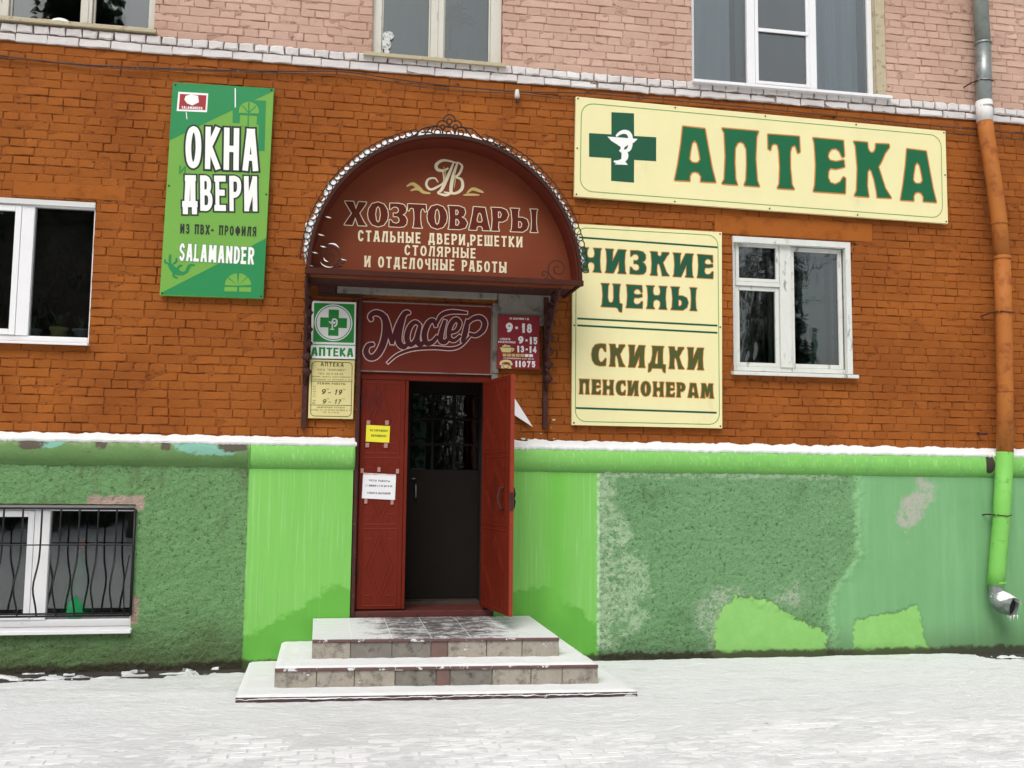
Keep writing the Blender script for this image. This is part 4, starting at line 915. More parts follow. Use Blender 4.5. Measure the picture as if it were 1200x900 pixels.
def emboss(mb, U0, U1, Z0, Z1, put):
    h = (Z1-Z0); fields = [(Z0+.03, Z0+h*.345), (Z0+h*.365, Z0+h*.655), (Z0+h*.675, Z1-.03)]
    for k, (a, b) in enumerate(fields):
        u0, u1 = U0+.035, U1-.035; cu, cz = (u0+u1)/2, (a+b)/2; t = .007
        segs = [((u0, a), (u1, a)), ((u1, a), (u1, b)), ((u1, b), (u0, b)), ((u0, b), (u0, a))]
        di = .035
        D1 = [(cu, b-di), (u1-di, cz), (cu, a+di), (u0+di, cz)]; D2 = [(cu, b-di*2.8), (u1-di*2.2, cz), (cu, a+di*2.8), (u0+di*2.2, cz)]
        for D in (D1, D2): segs += [(D[i], D[(i+1) % 4]) for i in range(4)]
        for sx, sz in ((1, 1), (-1, 1), (-1, -1), (1, -1)):
            c = (cu+sx*(u1-u0)*.5-sx*.03, cz+sz*(b-a)*.5-sz*.03); segs += [((c[0]-sx*.06, c[1]), (c[0]-sx*.06, c[1]-sz*.06)), ((c[0]-sx*.06, c[1]-sz*.06), (c[0], c[1]-sz*.06))]
        for (p, q) in segs:
            dx_, dz_ = q[0]-p[0], q[1]-p[1]; L = math.hypot(dx_, dz_); nx, nz = -dz_/L*t, dx_/L*t
            mb.add([put(p[0]+nx, p[1]+nz, 0), put(q[0]+nx, q[1]+nz, 0), put(q[0]-nx, q[1]-nz, 0), put(p[0]-nx, p[1]-nz, 0), put(p[0], p[1], .003), put(q[0], q[1], .003)],
                   [(0, 1, 5, 4), (2, 3, 4, 5), (1, 2, 5), (3, 0, 4)])
# closed left leaf
zb, zt_ = .475, 2.512
lf = MB().box(x0+.026, -.315, -.006, .034, zb, zt_).build('door', REDP, B, bevel=.005); lf['label'] = 'closed narrow left leaf of the red steel door'
mb = MB(); emboss(mb, x0+.03, -.325, zb, zt_, lambda u, v, h: (u, -.0062-h, v)); mb.build('embossed_strips', REDP, lf)
MB().box(-.313, -.285, -.012, .05, zb, zt_).build('meeting_stile', REDP, lf, bevel=.004)
for k in range(3): MB().tube([(x0+.03, -.012, .75+k*.75), (x0+.03, -.012, .87+k*.75)], .009, 8).build('hinge', RUST, lf)
# open right leaf, swung out to the street
lw = .745
me = MB().box(-.002, .036, -lw, -.012, zb+.02, zt_+.01).mesh('door')
rf = link('door', me, REDP, B); rf['label'] = 'red steel right leaf swung wide open'; bv = rf.modifiers.new('bevel', 'BEVEL'); bv.width = .004
mb = MB(); emboss(mb, .03, lw-.03, zb+.02, zt_+.01, lambda u, v, h: (-.0022-h, -u, v)); mb.build('embossed_strips', REDP, rf)
MB().box(.004, .038, -lw-.004, -lw+.0, zb+.02, zt_+.01).build('edge_strip', REDE, rf)
zh = 1.47
MB().tube([(-.008, -lw+.12, zh-.09), (-.035, -lw+.13, zh-.085), (-.05, -lw+.15, zh), (-.035, -lw+.13, zh+.085), (-.008, -lw+.12, zh+.09)], .011, 8).build('handle', RUST, rf, smooth=True)
MB().tube([(.038, -lw+.06, zh-.09), (.062, -lw+.06, zh-.085), (.072, -lw+.06, zh-.03), (.062, -lw+.06, zh), (.072, -lw+.06, zh+.03), (.062, -lw+.06, zh+.085), (.038, -lw+.06, zh+.09)], .008, 8).build('handle', IRON, rf, smooth=True)
MB().box(.001, .033, -lw-.009, -lw-.003, zh-.10, zh+.05).build('lock_plate', RUST, rf)
rf.location = (.392, -.0, 0); rf.rotation_euler.z = math.radians(10)
for ch in rf.children: ch.location = (0, 0, 0)
# vestibule and inner glazed door
yi = .62
vx0, vx1 = x0+.02, x1-.02
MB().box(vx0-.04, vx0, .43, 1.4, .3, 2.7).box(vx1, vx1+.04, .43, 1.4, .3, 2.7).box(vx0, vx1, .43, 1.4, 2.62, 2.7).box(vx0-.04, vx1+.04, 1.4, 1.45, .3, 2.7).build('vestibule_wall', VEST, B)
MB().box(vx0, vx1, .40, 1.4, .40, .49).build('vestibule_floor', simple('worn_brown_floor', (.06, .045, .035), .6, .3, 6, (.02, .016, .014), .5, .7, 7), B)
def HX(p, y): return H(p, 400, 420, 2.8125, 0, y)
ia, ib = HX((232, 115), yi), HX((448, 368), yi)
inner = MB(); gx = [ia[0], HX((302, 200), yi)[0], HX((373, 200), yi)[0], ib[0]+.01]; gz = [ib[1], HX((300, 283), yi)[1], HX((300, 198), yi)[1], ia[1]]
dx0, dx1, dz0, dz1 = vx0+.30, vx1-.0, .495, 2.6
inner.box(dx0, gx[0], yi, yi+.04, dz0, dz1).box(gx[3], dx1, yi, yi+.04, dz0, dz1).box(gx[0], gx[3], yi, yi+.04, dz0, gz[0]).box(gx[0], gx[3], yi, yi+.04, gz[3], dz1)
for k in (1, 2): inner.box(gx[k]-.011, gx[k]+.011, yi, yi+.04, gz[0], gz[3])
for k in (1, 2): inner.box(gx[0], gx[1]-.011, yi+.002, yi+.038, gz[k]-.011, gz[k]+.011).box(gx[1]+.011, gx[2]-.011, yi+.002, yi+.038, gz[k]-.011, gz[k]+.011).box(gx[2]+.011, gx[3], yi+.002, yi+.038, gz[k]-.011, gz[k]+.011)
idr = inner.build('inner_door', DDOOR, B, bevel=.003, label='dark brown inner door with a nine-pane glazed top')
MB().box(vx0, dx0-.003, yi, yi+.05, dz0, dz1).build('fixed_panel', DDOOR, idr)
for i in range(3):
    for j in range(3): pane(gx[i]+.013, gx[i+1]-.013, gz[j]+.013, gz[j+1]-.013, yi+.02, idr, GLASSD)
hp = HX((245, 440), yi-.03)
MB().tube([(hp[0], yi, hp[1]+.07), (hp[0], yi-.04, hp[1]+.06), (hp[0], yi-.045, hp[1]-.05), (hp[0], yi, hp[1]-.06)], .009, 8).build('handle', GALV, idr, smooth=True)
MB().lathe([(0, 0), (.02, 0), (.022, .01), (0, .014)], (hp[0]-.02, yi-.02, hp[1]+.12), 12).build('lock', GALV, idr, smooth=True)
net = MB().box(gx[0]+.02, gx[1]-.06, yi+.07, yi+.075, gz[0], gz[3]).build('lace_curtain', simple('pale_lace', (.30, .33, .30), .9, .4, 22, (.03, .03, .03), .44, .52, 12), idr)

# ------------------------------------------------------------------ steps
ST = empty('entrance_steps', (0, -.6, 0), label='two tiled entrance steps with snow on treads, below the red doors', cat='steps')
def lerp(a, b, t): return tuple(a[i]+(b[i]-a[i])*t for i in range(3))
def tier(bl, br, fr, fl, zbot, mat, name, bevel=.006):
    b = [(p[0], p[1], zbot) for p in (fl, fr, br, bl)]; t = [fl, fr, br, bl]
    return MB().hexa(b, t).build(name, mat, ST, bevel=bevel)
L1 = dict(bl=(-1.075, -.07, .405), br=(.835, -.07, .405), fr=(.895, -1.0, .355), fl=(-1.067, -.89, .355))
L2 = dict(bl=(-1.335, -.07, .205), br=(1.12, -.07, .205), fr=(1.13, -1.33, .195), fl=(-1.333, -1.19, .195))
L3 = dict(bl=(-1.60, -.07, .045), br=(1.36, -.07, .045), fr=(1.36, -1.62, .045), fl=(-1.59, -1.45, .045))
tier(**L1, zbot=.20, mat=CONC, name='landing_block'); tier(**L2, zbot=.047, mat=CONC, name='step_block'); tier(**L3, zbot=-.02, mat=simple('dark_slab_edge', (.075, .045, .04), .7, .4, 12, (.5, .5, .5), .60, .66, 8), name='base_slab', bevel=.004)
# landing tiles
us = [0, .155, .318, .478, .64, .80, 1.0]; vs_ = [0, .34, .68, 1.0]
for i in range(6):
    for j in range(3):
        def Q(u, v, dz): p = lerp(lerp(L1['bl'], L1['br'], u), lerp(L1['fl'], L1['fr'], u), v); return (p[0], p[1], p[2]+dz)
        e = .0018; a, b, c, d = us[i]+e, us[i+1]-e, vs_[j]+e*1.5, vs_[j+1]-e*1.5; t = .008+random.uniform(-.001, .001)
        MB().hexa([Q(a, d, .0005), Q(b, d, .0005), Q(b, c, .0005), Q(a, c, .0005)], [Q(a, d, t), Q(b, d, t), Q(b, c, t), Q(a, c, t)]).build('landing_tile', LAND, ST)
mb = MB(); mb.add([(L1['fl'][0], L1['fl'][1], L1['fl'][2]+.0045), (L1['fr'][0], L1['fr'][1], L1['fr'][2]+.0045), (L1['br'][0], L1['br'][1], L1['br'][2]+.0045), (L1['bl'][0], L1['bl'][1], L1['bl'][2]+.0045)], [(0, 1, 2, 3)])
mb.build('joint_snow', SNOW, ST, kind='stuff')
def riser(L, zb_, fr, mats, th=.012):
    fl, frr = L['fl'], L['fr']; zt = fl[2]-.016
    dxn = (frr[0]-fl[0], frr[1]-fl[1]); ln = math.hypot(*dxn); nx, ny = dxn[1]/ln, -dxn[0]/ln
    for k, m in enumerate(mats):
        a = lerp(fl, frr, fr[k]); b = lerp(fl, frr, fr[k+1]); e = .0035; ux, uy = dxn[0]/ln*e, dxn[1]/ln*e
        A = (a[0]+ux, a[1]+uy); Bq = (b[0]-ux, b[1]-uy); t = th+random.uniform(-.0015, .0015)
        MB().hexa([(A[0]+nx*t, A[1]+ny*t, zb_), (Bq[0]+nx*t, Bq[1]+ny*t, zb_), (Bq[0], Bq[1], zb_), (A[0], A[1], zb_)],
                  [(A[0]+nx*t, A[1]+ny*t, zt), (Bq[0]+nx*t, Bq[1]+ny*t, zt), (Bq[0], Bq[1], zt), (A[0], A[1], zt)]).build('riser_tile', m, ST, bevel=.0025)
        A = (a[0]+ux*.5, a[1]+uy*.5); Bq = (b[0]-ux*.5, b[1]-uy*.5); t = th+.014; z_a, z_b = zt+.002, fl[2]+.006
        MB().hexa([(A[0]+nx*t, A[1]+ny*t, z_a), (Bq[0]+nx*t, Bq[1]+ny*t, z_a), (Bq[0]+nx*.0005, Bq[1]+ny*.0005, z_a), (A[0]+nx*.0005, A[1]+ny*.0005, z_a)],
                  [(A[0]+nx*t, A[1]+ny*t, z_b), (Bq[0]+nx*t, Bq[1]+ny*t, z_b), (Bq[0]+nx*.0005, Bq[1]+ny*.0005, z_b), (A[0]+nx*.0005, A[1]+ny*.0005, z_b)]).build('nosing', NOSE, ST, bevel=.003)
riser(L1, .20, [0, .152, .317, .474, .542, .70, .846, 1], [TILE, TILE_DK, TILE_DK, TILE_RED, TILE, TILE, TILE])
riser(L2, .047, [0, .126, .24, .364, .49, .533, .664, .786, .885, 1], [TILE, TILE, TILE, TILE_DK, TILE_RED, TILE_DK, TILE, TILE, TILE])
def tread_snow(L, thick, name, over=.012, rag=.010, inner=None):
    nu, nv = 120, 44; V = []
    for j in range(nv+1):
        for i in range(nu+1):
            u, v = i/nu, j/nv; p = lerp(lerp(L['bl'], L['br'], u), lerp(L['fl'], L['fr'], u), v)
            e = min(u, 1-u)*2.4/.03; e2 = (1-v)*1.2/.03; k = min(1, max(0, min(e, e2)))**.5
            f = noise.fractal(Vector((p[0]*7, p[1]*7, 4)), .8, 2, 5)
            V.append((p[0], p[1]-over*v*(1+f*.8 if j == nv else 1), p[2]+.002+(thick*(1+.35*f))*k-(.012+rag*abs(f) if j == nv else 0)))
    F_ = [(j*(nu+1)+i, (j+1)*(nu+1)+i, (j+1)*(nu+1)+i+1, j*(nu+1)+i+1) for j in range(nv) for i in range(nu)]
    mb = MB(); mb.add(V, F_); mb.build(name, SNOW, smooth=True, kind='structure')
tread_snow(L2, .016, 'step_snow', .018, .006); tread_snow(L3, .012, 'slab_snow', .006, .012)

# ------------------------------------------------------------------ canopy
CX_, A_, ZS, BH, YF, YT = -.022, 1.178, 3.375, 1.225, -.65, -.385
CN = empty('door_canopy', (CX_, 0, ZS), label='arched oxide-red canopy with forged scroll trim over the doorway', cat='canopy')
def arc(k, n, a, b, t0=0, t1=PI): t = t0+(t1-t0)*k/n; return (CX_+a*math.cos(t), ZS+b*math.sin(t))
def shell(a0, a1, y0, y1, m, name, n=56, t0=0, t1=PI, sm_=False, **k):
    mb = MB(); V = []
    for i in range(n+1):
        p = arc(i, n, A_+a0, BH+a0, t0, t1); q = arc(i, n, A_+a1, BH+a1, t0, t1); V += [(p[0], y0, p[1]), (q[0], y0, q[1]), (q[0], y1, q[1]), (p[0], y1, p[1])]
    F_ = [(i*4+j, i*4+(j+1) % 4, (i+1)*4+(j+1) % 4, (i+1)*4+j) for i in range(n) for j in range(4)] + [(0, 1, 2, 3), (n*4+3, n*4+2, n*4+1, n*4)]
    mb.add(V, F_); return mb.build(name, m, CN, smooth=sm_, **k)
shell(-.012, .012, YF+.004, -.002, HOOD, 'roof_sheet'); shell(-.022, .008, YF-.012, YF+.022, simple('brown_rim_paint', (.055, .022, .015), .7, .3, 8, spec=.08), 'rim')
shell(-.03, -.013, YF+.024, YT, simple('hood_lining_paint', (.13, .026, .015), .7, .2, 4, spec=.1), 'lining')
poly = [arc(i, 60, A_-.014, BH-.014) for i in range(61)]
MB().plate([(CX_-A_+.014, ZS-.0), *poly[::-1][1:-1], (CX_+A_-.014, ZS-.0)][::-1], YT, YT+.02).build('front_panel', TYMP, CN)
MB().box(CX_-A_-.02, CX_+A_+.02, YF-.012, YF+.03, ZS-.05, ZS-.001).build('bottom_rail', HOOD, CN, bevel=.004)
MB().box(CX_-A_+.02, CX_+A_-.02, YF+.032, YT-.002, ZS-.03, ZS-.012).build('bottom_shelf', TYMP, CN)
MB().box(CX_-A_-.012, CX_-A_+.018, YF+.032, -.006, ZS-.045, ZS-.004).build('side_rail', HOOD, CN, bevel=.004)
MB().box(CX_+A_-.018, CX_+A_+.012, YF+.032, -.006, ZS-.045, ZS-.004).build('side_rail', HOOD, CN, bevel=.004)
MB().box(CX_-A_+.02, CX_+A_-.02, YT+.0, -.03, ZS-.032, ZS-.02).build('soffit', RUST, CN)
def snow_arc():
    n = 260; K = 6; V = []
    for i in range(n+1):
        t = math.radians(4)+(PI-math.radians(8))*i/n; f = noise.fractal(Vector((i*.11, 0, 2)), .7, 2, 4)
        side = .62+.38*sstep(math.degrees(t), 70, 110); th = (.050*side)*max(.15, 1+.9*f)*(.55+.45*abs(math.sin(i*PI/4.7+2*f)))*min(1, i/6, (n-i)/6)
        for s_, y in ((.008, YF-.002), (.010+th*.85, YF+.002), (.011+th, YF+.05), (.011+th, -.25), (.011+th*.7, -.02), (.011, -.01)):
            V.append((CX_+(A_+s_)*math.cos(t), y, ZS+(BH+s_)*math.sin(t)))
    F_ = [(i*K+j, i*K+j+1, (i+1)*K+j+1, (i+1)*K+j) for i in range(n) for j in range(K-1)]
    mb = MB(); mb.add(V, F_); mb.build('canopy_snow', SNOW, smooth=True, kind='structure')
snow_arc()
# scroll trim: small forged rings round the arch
mb = MB(); N = 66
for k in range(N):
    t = math.radians(3)+(PI-math.radians(6))*(k+.5)/N
    if 76 < math.degrees(t) < 104: continue
    r_ = .029; c = (CX_+(A_+.040)*math.cos(t), ZS+(BH+.040)*math.sin(t))
    mb.tube([(c[0]+r_*math.cos(q), YF-.006, c[1]+r_*math.sin(q)) for q in [2*PI*i/9 for i in range(9)]], .0042, 4, closed=True)
pts = [(CX_+(A_+.064)*math.cos(t), YF-.006, ZS+(BH+.064)*math.sin(t)) for t in [math.radians(3+174*i/60) for i in range(61)] if not 76 < math.degrees(t) < 104]
hlf = len(pts)//2; mb.tube(pts[:hlf], .004, 4).tube(pts[hlf:], .004, 4)
mb.build('ring_trim', IRON, CN, smooth=True, kind='stuff')
def C7(p, y=YF): return H(p, 440, 120, 7.5, 0, y)
crown = MB()
def cring(cx, cy, r, full=True, a0=0, a1=360, rr_=.006):
    pts = [C7((cx+r*math.cos(math.radians(q)), cy-r*math.sin(math.radians(q)))) for q in np.linspace(a0, a1, 16)]
    crown.tube([(p[0], YF, p[1]) for p in (pts[:-1] if full else pts)], rr_, 5, closed=full)
for cx_, cy_, r_ in ((650, 160, 52), (590, 212, 52), (705, 212, 52), (540, 258, 48), (643, 262, 52), (750, 262, 48)): cring(cx_, cy_, r_, False, -15, 195)
for cx_, cy_, r_ in ((650, 168, 22), (590, 215, 18), (703, 215, 18), (545, 262, 26), (643, 275, 22), (750, 270, 24)): cring(cx_, cy_, r_, True)
for pth in ([(500, 215), (455, 220), (400, 240), (350, 285), (290, 320), (240, 320), (150, 355)], [(545, 205), (490, 215), (450, 260), (410, 305), (350, 320)], [(400, 265), (440, 262), (490, 265), (520, 285)],
            [(740, 215), (800, 225), (850, 235), (900, 280), (960, 335), (1030, 355), (1090, 380), (1140, 400)], [(790, 225), (820, 270), (860, 320), (920, 350), (990, 360)]):
    P_ = catmull(pth, False, 4); crown.tube([(*C7(p)[:1], YF, C7(p)[1]) for p in P_], .0065, 5)
crown.build('crown_ornament', IRON, CN, smooth=True)
def spiral(cx, cz, r, turns, y, a0, dirn=1, n=44): return [(cx+r*(1-.85*i/n)*math.cos(a0+dirn*2*PI*turns*i/n), y, cz+r*(1-.85*i/n)*math.sin(a0+dirn*2*PI*turns*i/n)) for i in range(n+1)]
def K6(p, y=YF+.02): return H(p, 350, 250, 8.18, 0, y)
for cc, cc2, nm in ((K6((300, 405)), K6((415, 490)), 0), (H((1045, 650), 340, 120, 3.333, 0, YF+.02), H((992, 680), 340, 120, 3.333, 0, YF+.02), 1)):
    d = -1 if nm else 1; s = .098
    mb = MB().tube(spiral(cc[0], cc[1], s, 1.6, YF+.02, -PI/2, d), .0048, 5).tube(spiral(cc2[0], cc2[1]+.02, .04, 1.2, YF+.02, -PI/2, -d), .0045, 5).tube([(cc[0], YF+.02, cc[1]-s), (cc2[0], YF+.02, cc2[1]-.02)], .0048, 5)
    mb.build('corner_scroll', IRON, CN, smooth=True)
    if not nm:
        sn = MB()
        for a0, a1, r_, t_ in ((40, 100, s, .012), (215, 290, s, .008), (200, 260, s*.55, .010)):
            sn.add([(cc[0]+(r_+o)*math.cos(math.radians(a)), YF+.012, cc[1]+(r_+o)*math.sin(math.radians(a))) for a, o in [(a, 0) for a in np.linspace(a0, a1, 9)]+[(a, t_*math.sin(PI*i/8)) for i, a in list(enumerate(np.linspace(a0, a1, 9)))[::-1]]], [tuple(range(18))])
        for p in ((285, 38), (215, 208), (155, 378), (112, 502), (430, 445), (235, 320)):
            c = K6(p); sn.plate([(c[0]-.026, c[1]+.006), (c[0]-.006, c[1]-.004), (c[0]+.026, c[1]-.005), (c[0]+.004, c[1]+.003)][::1], YF+.012, YF+.03)
        sn.build('scroll_snow', SNOW, CN)
# wall brackets with scrolls
for side, xx in ((-1, W(358, 430, -.02)[0]), (1, W(639, 430, -.02)[0])):
    br = MB().box(xx-.023, xx+.023, -.050, -.001, 2.06 if side < 0 else 2.10, ZS-.05).build('bracket', RUST, CN, bevel=.004)
    q = MB()
    q.tube([(xx, -.055, 2.45), (xx, -.12, 2.75), (xx, -.25, 3.0), (xx, -.42, 3.18), (xx, -.62, 3.30)], .014, 6).tube([(xx, -.055, 2.7), (xx, -.09, 2.95), (xx, -.2, 3.2), (xx, -.3, 3.31)], .010, 6)
    q.build('brace', RUST, br, smooth=True)
    q = MB()
    for cy, cz, r_, a_ in ((-.16, 3.16, .10, 0), (-.36, 3.26, .06, 1), (-.10, 2.86, .055, 2), (-.09, 2.62, .04, .5), (-.13, 2.98, .05, 1)):
        pts = [(xx+.01*math.sin(i), cy+r_*(1-.8*i/22)*math.cos(a_+i*.42), cz+r_*(1-.8*i/22)*math.sin(a_+i*.42)) for i in range(23)]; q.tube(pts, .014, 5)
    for cy, cz in ((-.12, 2.8), (-.15, 2.92), (-.2, 3.06), (-.10, 2.68), (-.26, 3.16), (-.09, 2.55)):
        q.lathe([(0, -.04), (.03, -.02), (.048, .01), (.02, .045), (0, .065)], (xx+.012, cy, cz), 7)
    q.build('leaf_scroll', RUST, br, smooth=True)

def tq(lt, lb, rt, rb, org, sc, y):
    """text box from four measured corners -> (x0,x1,z0,z1), tilt"""
    P_ = [H(p, org[0], org[1], sc, 0, y) for p in (lt, lb, rt, rb)]
    xl = (P_[0][0]+P_[1][0])/2; xr = (P_[2][0]+P_[3][0])/2; zt = (P_[0][1]+P_[2][1])/2; zb_ = (P_[1][1]+P_[3][1])/2
    return (xl, xr, zb_, zt), math.atan2((P_[2][1]+P_[3][1]-P_[0][1]-P_[1][1])/2, xr-xl)
def tx(s, lt, lb, rt, rb, org, sc, y, m, par, weight=.16, **k):
    bx_, rot = tq(lt, lb, rt, rb, org, sc, y); text(s, bx_, y, m, par, weight, rot=rot, **k)
def quad(corners, y0, y1, name, m, par=None, bevel=.002, **k):       # corners lt, rt, rb, lb in photo pixels
    P_ = [W(*c, y0) for c in corners]; return MB().plate([P_[3], P_[2], P_[1], P_[0]], y0, y1).build(name, m, par, bevel=bevel, **k)
def frames(corners, y, ins, r, wd, m, par, name='border_line'):
    P_ = [W(*c, y) for c in corners]; bx_ = ((P_[0][0]+P_[3][0])/2, (P_[1][0]+P_[2][0])/2, (P_[2][1]+P_[3][1])/2, (P_[0][1]+P_[1][1])/2)
    rot = math.atan2((P_[1][1]+P_[2][1]-P_[0][1]-P_[3][1])/2, bx_[1]-bx_[0])
    print_polys([ring(rrect_path(bx_[0]+ins, bx_[1]-ins, bx_[2]+ins, bx_[3]-ins, r), wd)], y, name, m, par, rot)
def strokes(paths, org, sc, y, m, par, wd, grow=0, name='emblem', taper=None, closed=False):
    polys = []
    for P_ in paths:
        w_ = wd
        if isinstance(P_, tuple): w_, P_ = P_
        pts = [H(p, org[0], org[1], sc, 0, y) for p in zip(P_[::2], P_[1::2])]
        polys += stroke_polys('c', pts, w_, w_, grow=grow, taper=taper)
    return print_polys([polys], y, name, m, par)
# canopy lettering
OG, SC, YL = (340, 120), 3.333, YT-.003
bx_, rot = tq((212, 386), (212, 478), (965, 418), (965, 508), OG, SC, YL); poster('ХОЗТОВАРЫ', bx_, YL, simple('ox_blood_letter_paint', (.11, .020, .012), .6, .15, 8, spec=.1), CN, rot, CRML, .007, gap=.03)
tx('СТАЛЬНЫЕ ДВЕРИ,РЕШЕТКИ', (265, 498), (265, 542), (907, 525), (907, 566), OG, SC, YL, CRML, CN, .17, flare=.4, gap=.28)
tx('СТОЛЯРНЫЕ', (447, 556), (447, 596), (725, 570), (725, 610), OG, SC, YL, CRML, CN, .17, flare=.4, gap=.28)
tx('И ОТДЕЛОЧНЫЕ РАБОТЫ', (290, 598), (290, 643), (845, 624), (845, 666), OG, SC, YL, CRML, CN, .17, flare=.4, gap=.28)
strokes([(.030, [650,236,600,226,572,242,575,262,600,266,618,256]), (.030, [640,232,618,285,592,340,575,352]), (.022, [596,268,600,310,575,330,548,340,532,322,540,300,565,296,578,312]), (.024, [575,355,610,362,632,350]),
         (.032, [655,232,636,290,628,345,640,355]), (.022, [655,234,672,250,656,284,630,292]), (.028, [634,292,668,300,672,335,645,355,600,350])], OG, SC, YL, CRML, CN, .03, taper=(.4, 1))
strokes([(.035, [455,328,478,318,500,332,520,350,548,355]), (.025, [470,345,495,338,520,350]), (.03, [690,355,712,338,738,345,756,352]), (.022, [676,362,705,360,740,362]), (.012, [600,250,606,280,600,310]), (.010, [640,265,645,300,640,335])], OG, SC, YL-.0006, GOLD, CN, .03, taper=(.3, 1))

# ------------------------------------------------------------------ signs
def sign(name, label, corners, y0, y1, m, cat='sign', pname='panel', **k):
    P_ = [W(*c, y0) for c in corners]; e = empty(name, (sum(p[0] for p in P_)/4, y1, min(p[1] for p in P_)), label=label, cat=cat, **k)
    quad(corners, y0, y1, pname, m, e); return e
def bolts(par, corners, y, nx_, nz_, ins=.035, m=None):
    P_ = [Vector((*W(*c, y),)) for c in corners]
    for i in range(nx_):
        for j in range(nz_):
            if 0 < i < nx_-1 and 0 < j < nz_-1: continue
            u, v = i/(nx_-1), j/(nz_-1); p = (P_[0]*(1-u)+P_[1]*u)*(1-v)+(P_[3]*(1-u)+P_[2]*u)*v; c = (P_[0]+P_[1]+P_[2]+P_[3])/4
            d = p-c; p = c+Vector((d.x-math.copysign(ins, d.x), d.y-math.copysign(ins, d.y)))
            MB().tube([(p.x, y+.001, p.y), (p.x, y-.004, p.y)], .008, 8).build('screw', m or IRON, par)
# long pharmacy sign
Q1 = [(675, 113), (1108, 153.5), (1111, 262), (673, 230)]
s = sign('pharmacy_sign', 'long cream pharmacy sign with green cross and big green letters', Q1, -.06, -.022, CREAM)
frames(Q1, -.0615, .055, .12, .007, LINEG, s); bolts(s, Q1, -.06, 5, 3, .02)
Z6 = (675, 110); z6 = 6.92
for pl in ([(287, 148), (470, 158), (470, 720), (285, 705)], [(106, 318), (651, 352), (650, 546), (106, 510)]):
    pass
cr = [(287, 148), (470, 158), (472, 341), (651, 352), (650, 546), (472, 535), (470, 720), (285, 705), (285, 521), (106, 510), (106, 318), (287, 329)]
def fill(pts, org, sc, y, m, par, name='emblem', th=0):
    P_ = [H(p, org[0], org[1], sc, 0, y) for p in pts][::-1]; n = len(P_)
    V, E_, F_, a_, b_, of = geometry.delaunay_2d_cdt([Vector(p) for p in P_], [], [list(range(n))], 1, 1e-6)
    mb = MB(); mb.add([(v[0], y, v[1]) for v in V], F_); return mb.build(name, m, par)
fill(cr, Z6, z6, -.0615, DGREEN2, s, 'cross')
fill([(255, 346), (500, 365), (470, 395), (425, 412), (395, 432), (388, 450), (392, 475), (390, 520), (400, 550), (422, 576), (310, 572), (350, 552), (368, 530), (370, 480), (348, 462), (362, 445), (362, 430), (330, 408), (285, 380)], Z6, z6, -.0625, WHITEV, s, 'cup_emblem')
strokes([(.055, [328, 343, 350, 322, 385, 308, 420, 315, 440, 345, 442, 400, 432, 445, 405, 462, 365, 460]), (.05, [365, 460, 400, 470, 408, 500, 395, 530, 350, 550, 308, 548])], Z6, z6, -.0630, WHITEV, s, .05, name='snake_emblem', taper=(.35, .85))
O8, s8 = (780, 0), 2.857
for ch, q in (('А', ((30, 422), (30, 602), (165, 430), (165, 610))), ('П', ((190, 430), (190, 614), (313, 440), (313, 624))), ('Т', ((345, 450), (345, 628), (450, 458), (450, 634))), ('Е', ((494, 462), (494, 640), (601, 470), (601, 647))), ('К', ((632, 474), (632, 655), (753, 484), (753, 664))), ('А', ((785, 498), (785, 668), (903, 505), (903, 677)))):
    bx_, rot = tq(*q, O8, s8, -.0635); poster(ch, bx_, -.0635, DGREEN, s, rot, OUTO, .012, name='letter')
# discount sign
Q2 = [(671, 262), (846, 272), (846.5, 502), (670, 498)]
s = sign('discount_sign', 'tall cream sign advertising low prices and pensioner discounts', Q2, -.055, -.02, CREAM)
frames(Q2, -.0562, .035, .10, .007, LINEG, s); bolts(s, Q2, -.055, 2, 3, .02)
O2, s2 = (650, 240), 3.2135
for a, b in (((85, 122), (613, 160)), ((85, 428), (613, 455)), ((85, 454), (613, 482)), ((80, 765), (610, 783))):
    pa, pb = H(a, *O2, s2, 0, -.056), H(b, *O2, s2, 0, -.056); print_polys([stroke_polys('l', [pa, pb], .018, .018)], -.0562, 'rule', DGREEN2, s)
for st, q, m_, om, wt in (('НИЗКИЕ', ((97, 160), (97, 250), (597, 190), (597, 278)), DGREEN2, OUTO, .26), ('ЦЕНЫ', ((175, 295), (175, 384), (534, 314), (534, 398)), DGREEN2, OUTO, .26),
                      ('СКИДКИ', ((138, 522), (138, 605), (562, 540), (562, 622)), OLIVE, OUTO, .26), ('ПЕНСИОНЕРАМ', ((92, 656), (92, 712), (600, 675), (600, 728)), OLIVE, OUTO, .24)):
    bx_, rot = tq(*q, O2, s2, -.0572); poster(st, bx_, -.0572, m_, s, rot, om, .007, gap=.16)
# green billboard
Q3 = [(203, 97), (321, 103.5), (308.5, 350), (187, 346)]
s = sign('green_billboard', 'upright green board for windows and doors with peeling white letters', Q3, -.06, -.02, LGREEN)
O5, s5 = (160, 80), 3.2143; yb = -.0612
fill([(137, 53), (520, 76), (520, 84), (360, 158), (123, 272)], O5, s5, yb, MGREEN, s, 'dark_triangle'); fill([(488, 640), (477, 867), (90, 852), (95, 845), (300, 740)], O5, s5, yb, MGREEN, s, 'dark_triangle')
fill([(362, 118), (487, 122), (482, 312), (458, 310), (460, 212), (362, 205)], O5, s5, yb-.0006, MGREEN, s, 'window_print')
fill([(385, 168)]+[(423+38*math.cos(PI-PI*i/10), 162-36*math.sin(PI*i/10)) for i in range(11)]+[(461, 170)], O5, s5, yb-.001, LGREEN, s, 'window_print')
fill([(390, 176), (454, 180), (452, 222), (388, 218)], O5, s5, yb-.001, LGREEN, s, 'window_print')
